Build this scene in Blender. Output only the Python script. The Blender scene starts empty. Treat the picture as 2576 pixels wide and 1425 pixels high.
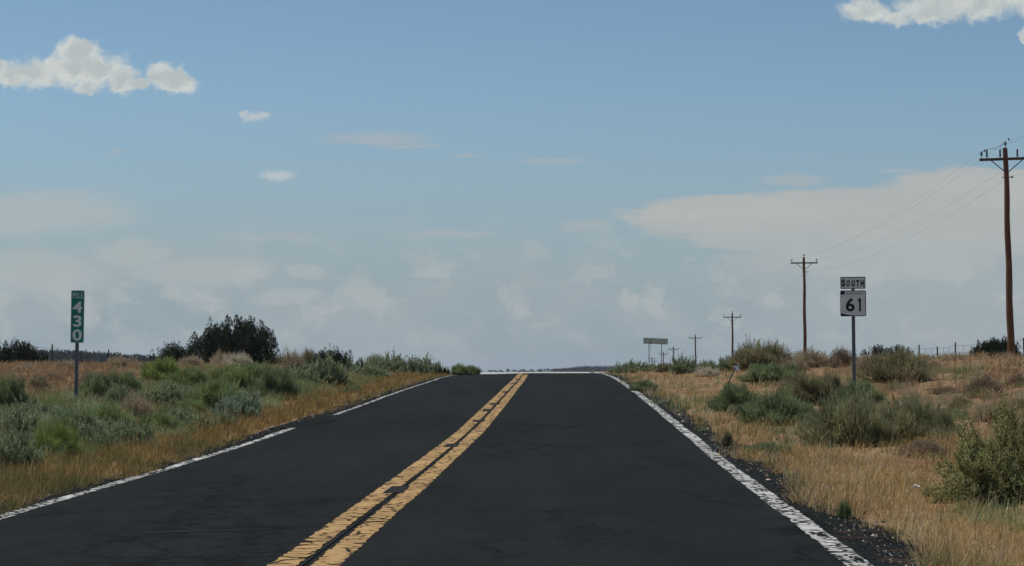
import bpy, math, random
import numpy as np
from mathutils import Vector
random.seed(7)
rng = np.random.default_rng(11)
C = bpy.context.scene.collection
SC = bpy.context.scene

# ------------------------------------------------------------------ camera, sky, sun, exposure
F = 5009.0                      # focal length in photo pixels (photo taken as 2576 x 1425)
CZ = 1.40                       # camera height above the datum
PITCH = math.atan((936.0 - 712.5) / F)
cam_d = bpy.data.cameras.new('camera'); cam = bpy.data.objects.new('camera', cam_d); C.objects.link(cam)
cam.location = (0, 0, CZ); cam.rotation_euler = (math.pi / 2 + PITCH, 0, 0)
cam_d.lens = 70.0; cam_d.sensor_width = 36.0; cam_d.clip_start = 0.1; cam_d.clip_end = 20000
SC.camera = cam
SC.view_settings.view_transform = 'Standard'; SC.view_settings.look = 'None'
SC.view_settings.exposure = 0.0; SC.view_settings.gamma = 1.0
SUN_EL, SUN_AZ = math.radians(60), math.radians(-58)      # azimuth clockwise from +Y (the way the camera looks)
sd = bpy.data.lights.new('sun', 'SUN'); sd.energy = 3.6; sd.angle = math.radians(0.5); sd.color = (1.0, 0.94, 0.85)
sun = bpy.data.objects.new('sun', sd); C.objects.link(sun)
sdir = Vector((math.sin(SUN_AZ) * math.cos(SUN_EL), math.cos(SUN_AZ) * math.cos(SUN_EL), math.sin(SUN_EL)))
sun.rotation_euler = sdir.to_track_quat('Z', 'Y').to_euler(); sun.location = sdir * 50


class NT:
    """small helper for node trees"""
    def __init__(s, nt): s.nt = nt; s.n = nt.nodes; s.l = nt.links
    def node(s, t, **kw):
        n = s.n.new(t)
        for k, v in kw.items(): setattr(n, k, v)
        return n
    def put(s, sock, v):
        if isinstance(v, bpy.types.NodeSocket): s.l.new(v, sock)
        elif v is not None:
            try: sock.default_value = v
            except Exception: sock.default_value = (v[0], v[1], v[2], 1.0)
    def m(s, op, a, b=None, c=None, clamp=False):
        n = s.node('ShaderNodeMath', operation=op, use_clamp=clamp)
        s.put(n.inputs[0], a)
        if b is not None: s.put(n.inputs[1], b)
        if c is not None: s.put(n.inputs[2], c)
        return n.outputs[0]
    def vm(s, op, a, b=None, out=0):
        n = s.node('ShaderNodeVectorMath', operation=op)
        s.put(n.inputs[0], a)
        if b is not None: s.put(n.inputs[1], b)
        return n.outputs[out]
    def noise(s, vec, scale, detail=4, rough=0.55, col=False):
        n = s.node('ShaderNodeTexNoise')
        if vec is not None: s.put(n.inputs['Vector'], vec)
        n.inputs['Scale'].default_value = scale; n.inputs['Detail'].default_value = detail
        n.inputs['Roughness'].default_value = rough
        return n.outputs['Color' if col else 'Fac']
    def step(s, v, a, b):                      # smoothstep a..b -> 0..1
        n = s.node('ShaderNodeMapRange', interpolation_type='SMOOTHSTEP')
        s.put(n.inputs['Value'], v); s.put(n.inputs['From Min'], a); s.put(n.inputs['From Max'], b)
        return n.outputs['Result']
    def mix(s, f, a, b):
        n = s.node('ShaderNodeMix', data_type='RGBA')
        s.put(n.inputs[0], f); s.put(n.inputs[6], c4(a)); s.put(n.inputs[7], c4(b))
        return n.outputs[2]
def c4(c): return c if isinstance(c, bpy.types.NodeSocket) else (c[0], c[1], c[2], 1.0)

world = bpy.data.worlds.new('World'); SC.world = world; world.use_nodes = True
w = NT(world.node_tree); w.n.clear()
sky = w.node('ShaderNodeTexSky', sky_type='NISHITA'); sky.sun_disc = False
sky.sun_elevation = SUN_EL; sky.sun_rotation = SUN_AZ; sky.altitude = 1800; sky.air_density = 1.0; sky.dust_density = 1.6; sky.ozone_density = 1.2
tc = w.node('ShaderNodeTexCoord'); sp = w.node('ShaderNodeSeparateXYZ'); w.l.new(tc.outputs['Generated'], sp.inputs[0])
ay = w.m('MAXIMUM', w.m('ABSOLUTE', sp.outputs[1]), 0.15)
X_ = w.m('DIVIDE', sp.outputs[0], ay); Z_ = w.m('DIVIDE', sp.outputs[2], ay)
cb = w.node('ShaderNodeCombineXYZ'); w.l.new(X_, cb.inputs[0]); w.l.new(Z_, cb.inputs[1]); P = cb.outputs[0]
def warp(vec, scale, amp, detail=6, ax=1, ay=1, st=(1, 1, 1)):
    nz = w.noise(w.vm('MULTIPLY', vec, st), scale, detail, 0.6, col=True)
    return w.vm('ADD', vec, w.vm('MULTIPLY', w.vm('SUBTRACT', nz, (0.5, 0.5, 0.5)), (amp * ax, amp * ay, 0)))
def blobs(vec, lst):
    out = None
    for (u, v, ru, rv) in lst:
        cx, cy = (u - 1288) / F, (936 - v) / F
        d = w.vm('LENGTH', w.vm('MULTIPLY', w.vm('SUBTRACT', vec, (cx, cy, 0)), (F / ru, F / rv, 0)), out=1)
        f = w.m('SUBTRACT', 1.0, d)
        out = f if out is None else w.m('MAXIMUM', out, f)
    return out
Pw = warp(warp(P, 52, 0.018, 3), 210, 0.0055, 3)
cum = blobs(Pw, [(205, 170, 135, 50), (195, 128, 68, 42), (80, 175, 100, 50), (20, 185, 60, 36), (300, 195, 66, 40), (-10, 170, 30, 35), (210, 215, 30, 14),
                 (432, 203, 74, 40), (398, 186, 46, 42), (345, 212, 40, 26), (2185, 15, 75, 40), (2255, 38, 55, 24), (2420, 5, 215, 46), (2350, 20, 90, 34), (2592, 85, 22, 30), (2620, 0, 110, 48)])
cum_m = w.step(w.m('ADD', cum, w.m('MULTIPLY', w.m('SUBTRACT', w.noise(P, 150, 6, .68), .5), .75)), -0.04, 0.52)
small = blobs(warp(warp(P, 60, .008, 3, 1.4, .8), 260, .0045, 4), [(640, 294, 46, 17), (694, 441, 56, 20), (614, 284, 20, 11), (668, 289, 18, 10)])
small_m = w.m('MULTIPLY', w.step(w.m('ADD', small, w.m('MULTIPLY', w.m('SUBTRACT', w.noise(P, 300, 4, .6), .5), .6)), 0.0, 0.75), 0.75)
Psw = warp(warp(P, 9, 0.045, 4, 1.6, 0.30, (1, 3, 1)), 55, 0.014, 5, 1.6, 0.35, (1, 3.2, 1))
strat = blobs(Psw, [(2350, 560, 760, 105), (1860, 540, 330, 62), (2560, 500, 420, 90), (2200, 650, 430, 62), (1880, 600, 200, 40)])
streak = w.m('MULTIPLY', w.m('SUBTRACT', w.noise(w.vm('MULTIPLY', Psw, (16, 80, 1)), 1.0, 6, .62), .5), 0.7)
strat_m = w.m('MULTIPLY', w.step(w.m('ADD', strat, streak), -0.02, 0.22), w.m('MULTIPLY_ADD', w.step(Z_, 0.050, 0.078), 0.50, 0.38))
tail = blobs(Psw, [(2400, 690, 900, 170), (1990, 700, 300, 60), (2300, 820, 700, 120)])
tail_m = w.m('MULTIPLY', w.step(w.m('ADD', tail, streak), 0.0, 0.7), 0.38)
lbank = blobs(Psw, [(40, 535, 360, 85), (60, 560, 190, 40), (340, 640, 110, 60), (110, 690, 220, 80), (480, 690, 200, 50), (730, 690, 90, 26), (720, 755, 110, 30), (1080, 692, 60, 18)])
lbank_m = w.m('MULTIPLY', w.step(w.m('ADD', lbank, streak), 0.0, 0.6), 0.55)
wisp = blobs(warp(P, 90, 0.012, 5, 1.5, 0.5), [(945, 349, 180, 24), (1040, 368, 90, 8), (1180, 393, 60, 6), (1390, 404, 120, 10), (1150, 590, 160, 16), (1470, 568, 90, 22), (700, 598, 190, 16), (2000, 452, 120, 24), (2280, 432, 90, 10), (290, 380, 30, 6)])
wisp_m = w.m('MULTIPLY', w.step(w.m('ADD', wisp, w.m('MULTIPLY', streak, .5)), 0.0, 0.75), 0.62)
lown = w.noise(w.vm('MULTIPLY', Psw, (14, 30, 1)), 1.0, 6, 0.62)
lowreg = w.step(Z_, 0.088, 0.035)
lowreg2 = w.m('MULTIPLY', lowreg, w.step(Z_, 0.0, 0.03))
puff = w.noise(w.vm('MULTIPLY', Pw, (32, 46, 1)), 1.0, 6, 0.6)
low_m = w.m('MULTIPLY', w.step(lown, 0.38, 0.62), w.m('MULTIPLY', lowreg, 0.55))
puff_m = w.m('MULTIPLY', w.step(puff, 0.49, 0.62), w.m('MULTIPLY', lowreg2, 0.72))
bg_sky = w.node('ShaderNodeBackground'); bg_sky.inputs[1].default_value = 0.1
tint = w.node('ShaderNodeMix', data_type='RGBA', blend_type='MULTIPLY'); tint.inputs[0].default_value = 1.0
w.l.new(sky.outputs[0], tint.inputs[6]); tint.inputs[7].default_value = (.73, .855, .855, 1)
SKY_TINT = tint
w.l.new(tint.outputs[2], bg_sky.inputs[0])
# thin high veil that greys the sky towards the horizon, then the cloud layers
def over(sh, mask, col, strength=1.0):
    b = w.node('ShaderNodeBackground'); w.put(b.inputs[0], c4(col)); b.inputs[1].default_value = strength
    mx = w.node('ShaderNodeMixShader'); w.put(mx.inputs[0], mask); w.l.new(sh, mx.inputs[1]); w.l.new(b.outputs[0], mx.inputs[2])
    return mx.outputs[0]
veil = w.m('MULTIPLY', w.step(Z_, 0.165, 0.01), 0.88)
sh = over(bg_sky.outputs[0], w.m('ADD', veil, 0.08), (0.28, 0.352, 0.395))
sh = over(sh, low_m, (0.38, 0.425, 0.445))
sh = over(sh, lbank_m, (0.445, 0.475, 0.47))
sh = over(sh, tail_m, (0.40, 0.44, 0.448))
sh = over(sh, strat_m, w.mix(w.step(w.noise(w.vm('MULTIPLY', Psw, (12, 60, 1)), 1.0, 5, .6), .35, .65), (0.475, 0.48, 0.455), (0.435, 0.45, 0.44)))
sh = over(sh, puff_m, (0.435, 0.47, 0.468))
sh = over(sh, wisp_m, (0.40, 0.44, 0.455))
sh = over(sh, small_m, (0.53, 0.565, 0.575))
r1 = w.noise(Pw, 48, 5, 0.55); r2 = w.noise(w.vm('ADD', Pw, (0.0035, -0.0055, 0)), 48, 5, 0.55)
rel = w.m('MULTIPLY', w.m('SUBTRACT', r2, r1), 2.0)
shade = w.step(w.m('ADD', w.m('ADD', rel, w.m('MULTIPLY', cum, 0.4)), w.m('MULTIPLY', r1, 0.5)), 0.22, 0.72)
sh = over(sh, cum_m, w.mix(shade, (0.60, 0.635, 0.615), (0.46, 0.505, 0.51)))
wo = w.node('ShaderNodeOutputWorld'); w.l.new(sh, wo.inputs[0])

# ------------------------------------------------------------------ helpers
def tag(o, label=None, cat=None, group=None, kind=None):
    if label: o['label'] = label
    if cat: o['category'] = cat
    if group: o['group'] = group
    if kind: o['kind'] = kind
    return o
def thing(name, label, cat, loc=(0, 0, 0), group=None, rot=(0, 0, 0)):
    o = bpy.data.objects.new(name, None); C.objects.link(o); o.location = loc; o.rotation_euler = rot
    o.empty_display_size = 0.2
    return tag(o, label, cat, group)
def part(name, me, parent, label=None):
    o = bpy.data.objects.new(name, me); C.objects.link(o); o.parent = parent
    if label: o['label'] = label
    return o

class Acc:
    """numpy accumulator of quads with per-vertex colours"""
    def __init__(s): s.v = []; s.c = []; s.q = []; s.n = 0
    def quads(s, V, col):                      # V (N,4,3), col (N,3) or (N,4,3)
        N = len(V)
        if N == 0: return
        s.v.append(V.reshape(-1, 3)); s.q.append(np.arange(N * 4).reshape(-1, 4) + s.n); s.n += N * 4
        if col.ndim == 2: col = np.repeat(col[:, None], 4, 1)
        s.c.append(col.reshape(-1, 3))
    def strips(s, P0, P1, P2, side, w0, w1, c0, c2):   # bent two-quad blades
        N = len(P0)
        w0 = np.broadcast_to(np.asarray(w0, float), (N,))[:, None]; w1 = np.broadcast_to(np.asarray(w1, float), (N,))[:, None]
        V = np.stack([P0 - side * w0, P0 + side * w0, P1 - side * (w0 + w1) * .5, P1 + side * (w0 + w1) * .5, P2 - side * w1, P2 + side * w1], 1)
        s.v.append(V.reshape(-1, 3)); b = (np.arange(N) * 6)[:, None] + s.n
        s.q.append(b + np.array([0, 1, 3, 2])); s.q.append(b + np.array([2, 3, 5, 4])); s.n += N * 6
        cm = (c0 + c2) / 2
        s.c.append(np.stack([c0, c0, cm, cm, c2, c2], 1).reshape(-1, 3))
    def leaves(s, P, d, L, W, col):
        N = len(P); r = rng.normal(size=(N, 3)); side = unit(np.cross(d, r))
        L = np.broadcast_to(L, (N,))[:, None]; W = np.broadcast_to(W, (N,))[:, None]
        V = np.stack([P, P + d * L * .5 + side * W * .5, P + d * L, P + d * L * .5 - side * W * .5], 1)
        s.quads(V, col)
    def tube(s, pts, rad, col, k=6):
        pts = np.asarray(pts, float); n = len(pts); rings = []
        for i in range(n):
            t = unit((pts[min(i + 1, n - 1)] - pts[max(i - 1, 0)])[None])[0]
            a = np.array([1., 0, 0]) if abs(t[0]) < .8 else np.array([0, 1., 0])
            u_ = unit(np.cross(t, a)[None])[0]; v_ = np.cross(t, u_)
            ang = np.arange(k) * 2 * math.pi / k
            rings.append(pts[i] + rad[i] * (np.cos(ang)[:, None] * u_ + np.sin(ang)[:, None] * v_))
        V = np.concatenate(rings); s.v.append(V); q = []
        for i in range(n - 1):
            for j in range(k):
                q.append([i * k + j, i * k + (j + 1) % k, (i + 1) * k + (j + 1) % k, (i + 1) * k + j])
        s.q.append(np.array(q) + s.n); s.n += len(V); s.c.append(np.tile(np.asarray(col, float), (len(V), 1)))
    def mesh(s, name, mat, smooth=False):
        V = np.concatenate(s.v).astype(np.float32); Q = np.concatenate(s.q).astype(np.int32); Cc = np.concatenate(s.c)
        me = bpy.data.meshes.new(name); me.vertices.add(len(V)); me.vertices.foreach_set('co', V.ravel())
        me.loops.add(Q.size); me.loops.foreach_set('vertex_index', Q.ravel())
        me.polygons.add(len(Q)); me.polygons.foreach_set('loop_start', np.arange(len(Q), dtype=np.int32) * 4)
        me.polygons.foreach_set('loop_total', np.full(len(Q), 4, np.int32))
        if smooth: me.polygons.foreach_set('use_smooth', np.ones(len(Q), bool))
        at = me.color_attributes.new('tint', 'FLOAT_COLOR', 'POINT')
        at.data.foreach_set('color', np.concatenate([Cc, np.ones((len(Cc), 1))], 1).astype(np.float32).ravel())
        me.update(); me.validate(); me.materials.append(mat)
        return me
def unit(v): return v / (np.linalg.norm(v, axis=-1, keepdims=True) + 1e-9)
FOL = 1.0
def jit(base, n, val=.25, hue=.06):
    base = np.asarray(base, float)
    k = np.exp(rng.normal(0, val, (n, 1)))
    return np.clip(base * FOL * k * (1 + rng.normal(0, hue, (n, 3))), 0.004, 0.8)

class MB:
    """small solid meshes"""
    def __init__(s): s.v = []; s.f = []
    def box(s, c, size, ry=0.0, rx=0.0, rz=0.0):
        import mathutils
        R = mathutils.Euler((rx, ry, rz)).to_matrix(); b = len(s.v)
        for dz in (-.5, .5):
            for dx, dy in ((-.5, -.5), (.5, -.5), (.5, .5), (-.5, .5)):
                p = R @ Vector((dx * size[0], dy * size[1], dz * size[2])); s.v.append((p.x + c[0], p.y + c[1], p.z + c[2]))
        s.f += [tuple(b + i for i in f) for f in ((3, 2, 1, 0), (4, 5, 6, 7), (0, 1, 5, 4), (1, 2, 6, 5), (2, 3, 7, 6), (3, 0, 4, 7))]
    def bar(s, a, b, w, t):
        a = Vector(a); b = Vector(b); d = b - a
        s_ = len(s.v); q = d.to_track_quat('Z', 'Y')
        for p in (a, b):
            for dx, dy in ((-.5, -.5), (.5, -.5), (.5, .5), (-.5, .5)):
                o = q @ Vector((dx * w, dy * t, 0)) + p; s.v.append(tuple(o))
        s.f += [tuple(s_ + i for i in f) for f in ((3, 2, 1, 0), (4, 5, 6, 7), (0, 1, 5, 4), (1, 2, 6, 5), (2, 3, 7, 6), (3, 0, 4, 7))]
    def lathe(s, c, prof, k=12, axis='z'):
        b = len(s.v)
        for (r, h) in prof:
            for j in range(k):
                a = 2 * math.pi * j / k
                p = (r * math.cos(a), r * math.sin(a), h)
                s.v.append((c[0] + p[0], c[1] + p[1], c[2] + p[2]))
        for i in range(len(prof) - 1):
            for j in range(k):
                s.f.append((b + i * k + j, b + i * k + (j + 1) % k, b + (i + 1) * k + (j + 1) % k, b + (i + 1) * k + j))
        s.f.append(tuple(b + j for j in reversed(range(k)))); s.f.append(tuple(b + (len(prof) - 1) * k + j for j in range(k)))
    def prism(s, outline, y0, y1):             # outline in x,z; faces -y at y0
        b = len(s.v); n = len(outline)
        for y in (y0, y1):
            for (x, z) in outline: s.v.append((x, y, z))
        s.f.append(tuple(b + i for i in range(n))); s.f.append(tuple(b + n + i for i in reversed(range(n))))
        for i in range(n): j = (i + 1) % n; s.f.append((b + i, b + n + i, b + n + j, b + j))
    def mesh(s, name, mat, bevel=0, smooth=False):
        me = bpy.data.meshes.new(name); me.from_pydata(s.v, [], s.f); me.materials.append(mat)
        if smooth:
            for p in me.polygons: p.use_smooth = True
        me.update(); return me
def rrect(cx, cz, w_, h_, r, k=5):
    out = []
    for (sx, sz, a0) in ((1, 1, 0), (-1, 1, 90), (-1, -1, 180), (1, -1, 270)):
        for i in range(k + 1):
            a = math.radians(a0 + 90 * i / k)
            out.append((cx + sx * (w_ / 2 - r) + r * math.cos(a), cz + sz * (h_ / 2 - r) + r * math.sin(a)))
    return out[::-1]

# value noise in numpy
_tab = np.random.default_rng(5).random((256, 256))
def vnoise(x, y):
    xi = np.floor(x).astype(int); yi = np.floor(y).astype(int); fx = x - xi; fy = y - yi
    fx = fx * fx * (3 - 2 * fx); fy = fy * fy * (3 - 2 * fy)
    g = lambda a, b: _tab[a & 255, b & 255]
    return (g(xi, yi) * (1 - fx) + g(xi + 1, yi) * fx) * (1 - fy) + (g(xi, yi + 1) * (1 - fx) + g(xi + 1, yi + 1) * fx) * fy
def fbm(x, y, o=4):
    s = 0; a = .5
    for i in range(o): s = s + a * vnoise(x * 2 ** i + 17 * i, y * 2 ** i + 31 * i); a *= .5
    return s / (1 - .5 ** o)
def sstep(v, a, b):
    t = np.clip((v - a) / (b - a), 0, 1); return t * t * (3 - 2 * t)

# ------------------------------------------------------------------ the lie of the land
_ry = [-20, 0, 12.5, 17, 26.2, 33.5, 38.8, 48.6, 58.5, 70.4, 76.7, 86.7, 96, 106, 120, 150, 182, 272, 371, 455, 600, 750, 1000, 1200, 1300, 1400, 1600, 1700, 2500, 6000, 12000]
_rz = [-1.5, -1.36, -1.225, -1.18, -1.085, -.956, -.852, -.66, -.479, -.281, -.19, -.087, -.055, -.075, -.2, -.7, -1.3, -3, -4, -4.6, -5, -5, -4, -2.4, -1.45, -1.05, -.45, -.3, 0, 0, 0]
_gy = np.arange(-20, 12000, 1.0); _g0 = np.interp(_gy, _ry, _rz)
_k = np.exp(-.5 * (np.arange(-9, 10) / 3.0) ** 2); _k /= _k.sum(); _gz = np.convolve(np.pad(_g0, 9, mode='edge'), _k, mode='valid')
def Rz(y): return np.interp(y, _gy, _gz) + CZ
_cy = [-20, 0, 12.5, 17.1, 26.2, 33.5, 41.9, 48.6, 58.5, 70.4, 86.7, 110, 200, 400, 1300]
_cx = [-2.4, -1.75, -1.32, -1.17, -.89, -.64, -.43, -.26, -.03, .25, .5, .8, 1.6, 3.0, 9.0]
_c0 = np.interp(_gy, _cy, _cx); _cc = np.convolve(np.pad(_c0, 9, mode='edge'), _k, mode='valid')
def Cx(y): return np.interp(y, _gy, _cc)
def cross(t): return -0.03 * np.clip(-t, 0, 4.2) - 0.0 * t
def road_z(x, y): return Rz(y) + cross(x - Cx(y))
def terrain(x, y):
    x = np.asarray(x, float); y = np.asarray(y, float); t = x - Cx(y)
    z = Rz(y) + cross(t)
    rb = sstep(t, 4.4, 15) * (0.72 - .22 * sstep(y, 72, 95)) + .0 * t
    lb = (-.10 * sstep(-t, 3.7, 5.0) + .14 * sstep(-t, 5, 9)) + sstep(-t, 7, 16) * (.06 + .34 * sstep(y, 45, 85))
    far = 1 - .8 * sstep(y, 150, 260)
    z = z + np.where(t > 0, rb, lb) * far
    am = sstep(np.abs(t), 4.2, 7)
    z = z + am * ((fbm(x * .35, y * .35) - .5) * .22 + (fbm(x * 1.7 + 9, y * 1.7) - .5) * .07)
    u_ = x / np.maximum(y, 1)
    hill = np.exp(-.5 * ((y - 780) / 150) ** 2) * np.interp(u_, [-.6, -.3, -.22, -.18, -.1, -.03, .1], [9.5, 9.2, 8.8, 6.6, 3.0, 0.5, 0])
    hill2 = sstep(y, 1650, 2300) * np.interp(u_, [-.1, .0, .03, .046, .1, .5], [0, .2, 1.0, 2.4, 4, 6]) * np.exp(-.5 * ((y - 2300) / 500) ** 2)
    big = (fbm(x * .012, y * .012, 3) - .5) * 1.6 * sstep(np.abs(t), 25, 90) * sstep(y, 160, 320)
    return z + hill + hill2 + big
def at(u, v, D):
    a = (u - 1288) / F; b = (712.5 - v) / F; cp, sp_ = math.cos(PITCH), math.sin(PITCH)
    d = Vector((a, cp - b * sp_, sp_ + b * cp)); return Vector((0, 0, CZ)) + d * (D / d.y)
def trace(u, v, lo=9, hi=140):
    Ds = np.arange(lo, hi, .1); p0 = at(u, v, 1.0); x = p0.x * Ds; z = CZ + (p0.z - CZ) * Ds
    below = np.nonzero(z < terrain(x, Ds))[0]
    D = Ds[below[0]] if len(below) else hi
    return float(D)
def ground(x, y): return float(terrain(x, y))

# ------------------------------------------------------------------ materials
def mat(name):
    m = bpy.data.materials.new(name); m.use_nodes = True; t = NT(m.node_tree); t.n.clear()
    out = t.node('ShaderNodeOutputMaterial'); return m, t, out
def principled(t, out, col, rough=.8, spec=.3, metal=0, bump=None, bstr=.3, bdist=.01):
    p = t.node('ShaderNodeBsdfPrincipled'); t.put(p.inputs['Base Color'], c4(col)); t.put(p.inputs['Roughness'], rough)
    p.inputs['Specular IOR Level'].default_value = spec; p.inputs['Metallic'].default_value = metal
    if bump is not None:
        b = t.node('ShaderNodeBump'); b.inputs['Strength'].default_value = bstr; b.inputs['Distance'].default_value = bdist
        t.put(b.inputs['Height'], bump); t.l.new(b.outputs[0], p.inputs['Normal'])
    if out is not None: t.l.new(p.outputs[0], out.inputs[0])
    return p
def objco(t, sc=(1, 1, 1)):
    tc = t.node('ShaderNodeTexCoord'); return t.vm('MULTIPLY', tc.outputs['Object'], sc)
def foliage_mat(name, trans=.3):
    m, t, out = mat(name); a = t.node('ShaderNodeAttribute'); a.attribute_name = 'tint'
    d = t.node('ShaderNodeBsdfDiffuse'); tr = t.node('ShaderNodeBsdfTranslucent')
    t.l.new(a.outputs['Color'], d.inputs[0]); t.l.new(a.outputs['Color'], tr.inputs[0])
    mx = t.node('ShaderNodeMixShader'); mx.inputs[0].default_value = trans
    t.l.new(d.outputs[0], mx.inputs[1]); t.l.new(tr.outputs[0], mx.inputs[2]); t.l.new(mx.outputs[0], out.inputs[0]); return m
M_leaf = foliage_mat('foliage', .5); M_grass = foliage_mat('dry_grass', .42); M_bark = foliage_mat('bark', 0.0)

# asphalt
def asphalt_color(t, co, dark=1.0):
    n1 = t.noise(co, 90, 3, .7); n2 = t.noise(t.vm('MULTIPLY', co, (1, .35, 1)), 1.3, 4, .6); n3 = t.noise(t.vm('MULTIPLY', co, (1.4, .06, 1)), 1.0, 3, .5)
    n4 = t.noise(t.vm('MULTIPLY', co, (1, .45, 1)), 26, 5, .8)
    n5 = t.step(t.noise(t.vm('MULTIPLY', co, (6, 3.5, 1)), 1.0, 6, .8), .34, .66)
    v = t.m('MULTIPLY_ADD', n1, .012, -.004); v = t.m('ADD', v, t.m('MULTIPLY', t.step(n2, .3, .7), .005)); v = t.m('ADD', v, t.m('MULTIPLY', n3, .011)); v = t.m('ADD', v, t.m('MULTIPLY', n4, .020)); v = t.m('ADD', v, t.m('MULTIPLY', n5, .005))
    v = t.m('MAXIMUM', t.m('MULTIPLY', v, .72 * dark), .003)
    cc = t.node('ShaderNodeCombineColor'); t.put(cc.inputs[0], t.m('MULTIPLY', v, .86)); t.put(cc.inputs[1], v); t.put(cc.inputs[2], t.m('MULTIPLY', v, .98))
    return cc.outputs[0], n1
def cracks(t, co, sx, sy, th, seed=0.0):
    cw = t.vm('ADD', t.vm('MULTIPLY', co, (sx, sy, 1)), t.vm('MULTIPLY', t.vm('SUBTRACT', t.noise(co, 5, 3, .6, col=True), (.5, .5, .5)), (.8, .8, 0)))
    vo = t.node('ShaderNodeTexVoronoi', feature='DISTANCE_TO_EDGE'); t.put(vo.inputs['Vector'], cw); vo.inputs['Scale'].default_value = 1.0
    return t.step(vo.outputs[0], th, th * .25)
M_asph, t, out = mat('asphalt'); co = objco(t); col, n1 = asphalt_color(t, co)
ck = t.m('MULTIPLY', t.m('MAXIMUM', cracks(t, co, .5, .45, .03), t.m('MULTIPLY', cracks(t, co, 1.6, 1.2, .06), .8)), t.step(t.noise(t.vm('MULTIPLY', co, (.5, .18, 1)), 1.0, 4), .46, .60))
speck = t.step(t.noise(t.vm('ADD', co, (31, 7, 0)), 33, 1, .5), .765, .83)
tar = t.m('MULTIPLY', t.step(t.noise(t.vm('MULTIPLY', co, (.45, 1.2, 1)), 1.0, 5, .7), .62, .68), .35)
col = t.mix(ck, col, (.006, .006, .006)); col = t.mix(t.m('MULTIPLY', speck, .5), col, (.16, .15, .13)); col = t.mix(tar, col, (.011, .011, .012))
principled(t, out, col, 1.0, .06, bump=n1, bstr=.6, bdist=.006)
M_patch, t, out = mat('asphalt_patch'); co = objco(t); col, n1 = asphalt_color(t, co, 1.0)
principled(t, out, t.mix(.6, col, (.034, .032, .034)), 1.0, .05, bump=n1, bstr=.4, bdist=.006)
M_edge, t, out = mat('broken_asphalt'); co = objco(t); col, n1 = asphalt_color(t, co, .9)
dirt = t.step(t.noise(co, 2.4, 5, .65), .54, .66); peb = t.step(t.noise(co, 30, 2, .5), .76, .80)
col = t.mix(dirt, col, (.05, .034, .026)); col = t.mix(peb, col, (.22, .19, .16))
principled(t, out, col, 1.0, .05, bump=t.noise(co, 24, 4, .7), bstr=1, bdist=.03)
M_scar, t, out = mat('scuffed_asphalt'); co = objco(t); col, n1 = asphalt_color(t, co)
principled(t, out, t.mix(t.step(t.noise(co, 7, 5, .7), .40, .6), col, (.026, .024, .022)), 1.0, .05)
# worn road paint: transparent where it has flaked off
def paint(name, base, dirtc, sx, sy, th, wear):
    m, t, out = mat(name); co = objco(t)
    c1 = cracks(t, co, sx, sy, th); c1 = t.m('MULTIPLY', c1, t.step(t.noise(t.vm('MULTIPLY', co, (2, .8, 1)), 1.5, 3), .36, .5))
    fl = t.step(t.noise(t.vm('MULTIPLY', co, (9, 2.6, 1)), 1.0, 5, .68), wear, wear + .04)
    uv = t.node('ShaderNodeAttribute'); uv.attribute_name = 'across'
    e = t.m('ABSOLUTE', uv.outputs['Fac'])
    rag = t.step(t.m('ADD', e, t.m('MULTIPLY', t.m('SUBTRACT', t.noise(t.vm('MULTIPLY', co, (14, 5, 1)), 1.0, 4, .7), .5), .9)), .86, .93)
    col = t.mix(t.step(t.noise(t.vm('MULTIPLY', co, (5, 1.2, 1)), 1.0, 4), .4, .7), base, dirtc)
    col = t.mix(t.m('MULTIPLY', t.noise(t.vm('MULTIPLY', co, (3, .5, 1)), 1.0, 2), .35), col, tuple(x * .6 for x in base))
    p = principled(t, None, col, .7, .3); tr = t.node('ShaderNodeBsdfTransparent'); mx = t.node('ShaderNodeMixShader')
    t.put(mx.inputs[0], t.m('MAXIMUM', t.m('MAXIMUM', c1, fl), rag)); t.l.new(p.outputs[0], mx.inputs[1]); t.l.new(tr.outputs[0], mx.inputs[2]); t.l.new(mx.outputs[0], out.inputs[0])
    return m
M_yel = paint('yellow_road_paint', (.46, .28, .098), (.34, .20, .072), 5.2, 7.2, .10, .64)
M_wht = paint('white_road_paint', (.56, .56, .53), (.42, .41, .38), 8.5, 9.0, .17, .545)

M_soil, t, out = mat('dry_soil'); co = objco(t)
n = t.noise(co, .5, 5, .6); n2 = t.noise(co, 6, 5, .65)
col = t.mix(t.step(n, .35, .65), (.25, .16, .088), (.20, .112, .06)); col = t.mix(t.step(n2, .45, .7), col, (.30, .21, .125))
col = t.mix(t.step(t.noise(co, 30, 2), .68, .74), col, (.30, .26, .21))
sp2 = t.node('ShaderNodeSeparateXYZ'); t.l.new(co, sp2.inputs[0])
farm = t.step(sp2.outputs[1], 160, 420)
col = t.mix(farm, col, t.mix(t.step(t.noise(co, .03, 5, .7), .42, .6), (.15, .12, .07), (.05, .06, .035)))
principled(t, out, col, .95, .1, bump=t.noise(co, 9, 5, .7), bstr=.8, bdist=.05)
M_mirage, t, out = mat('painted_mirage'); co = objco(t)  # pale colour stands in for sky mirrored in the mirage
principled(t, out, t.mix(t.noise(co, .05, 4), (.48, .47, .45), (.40, .39, .37)), .9, .1)

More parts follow.
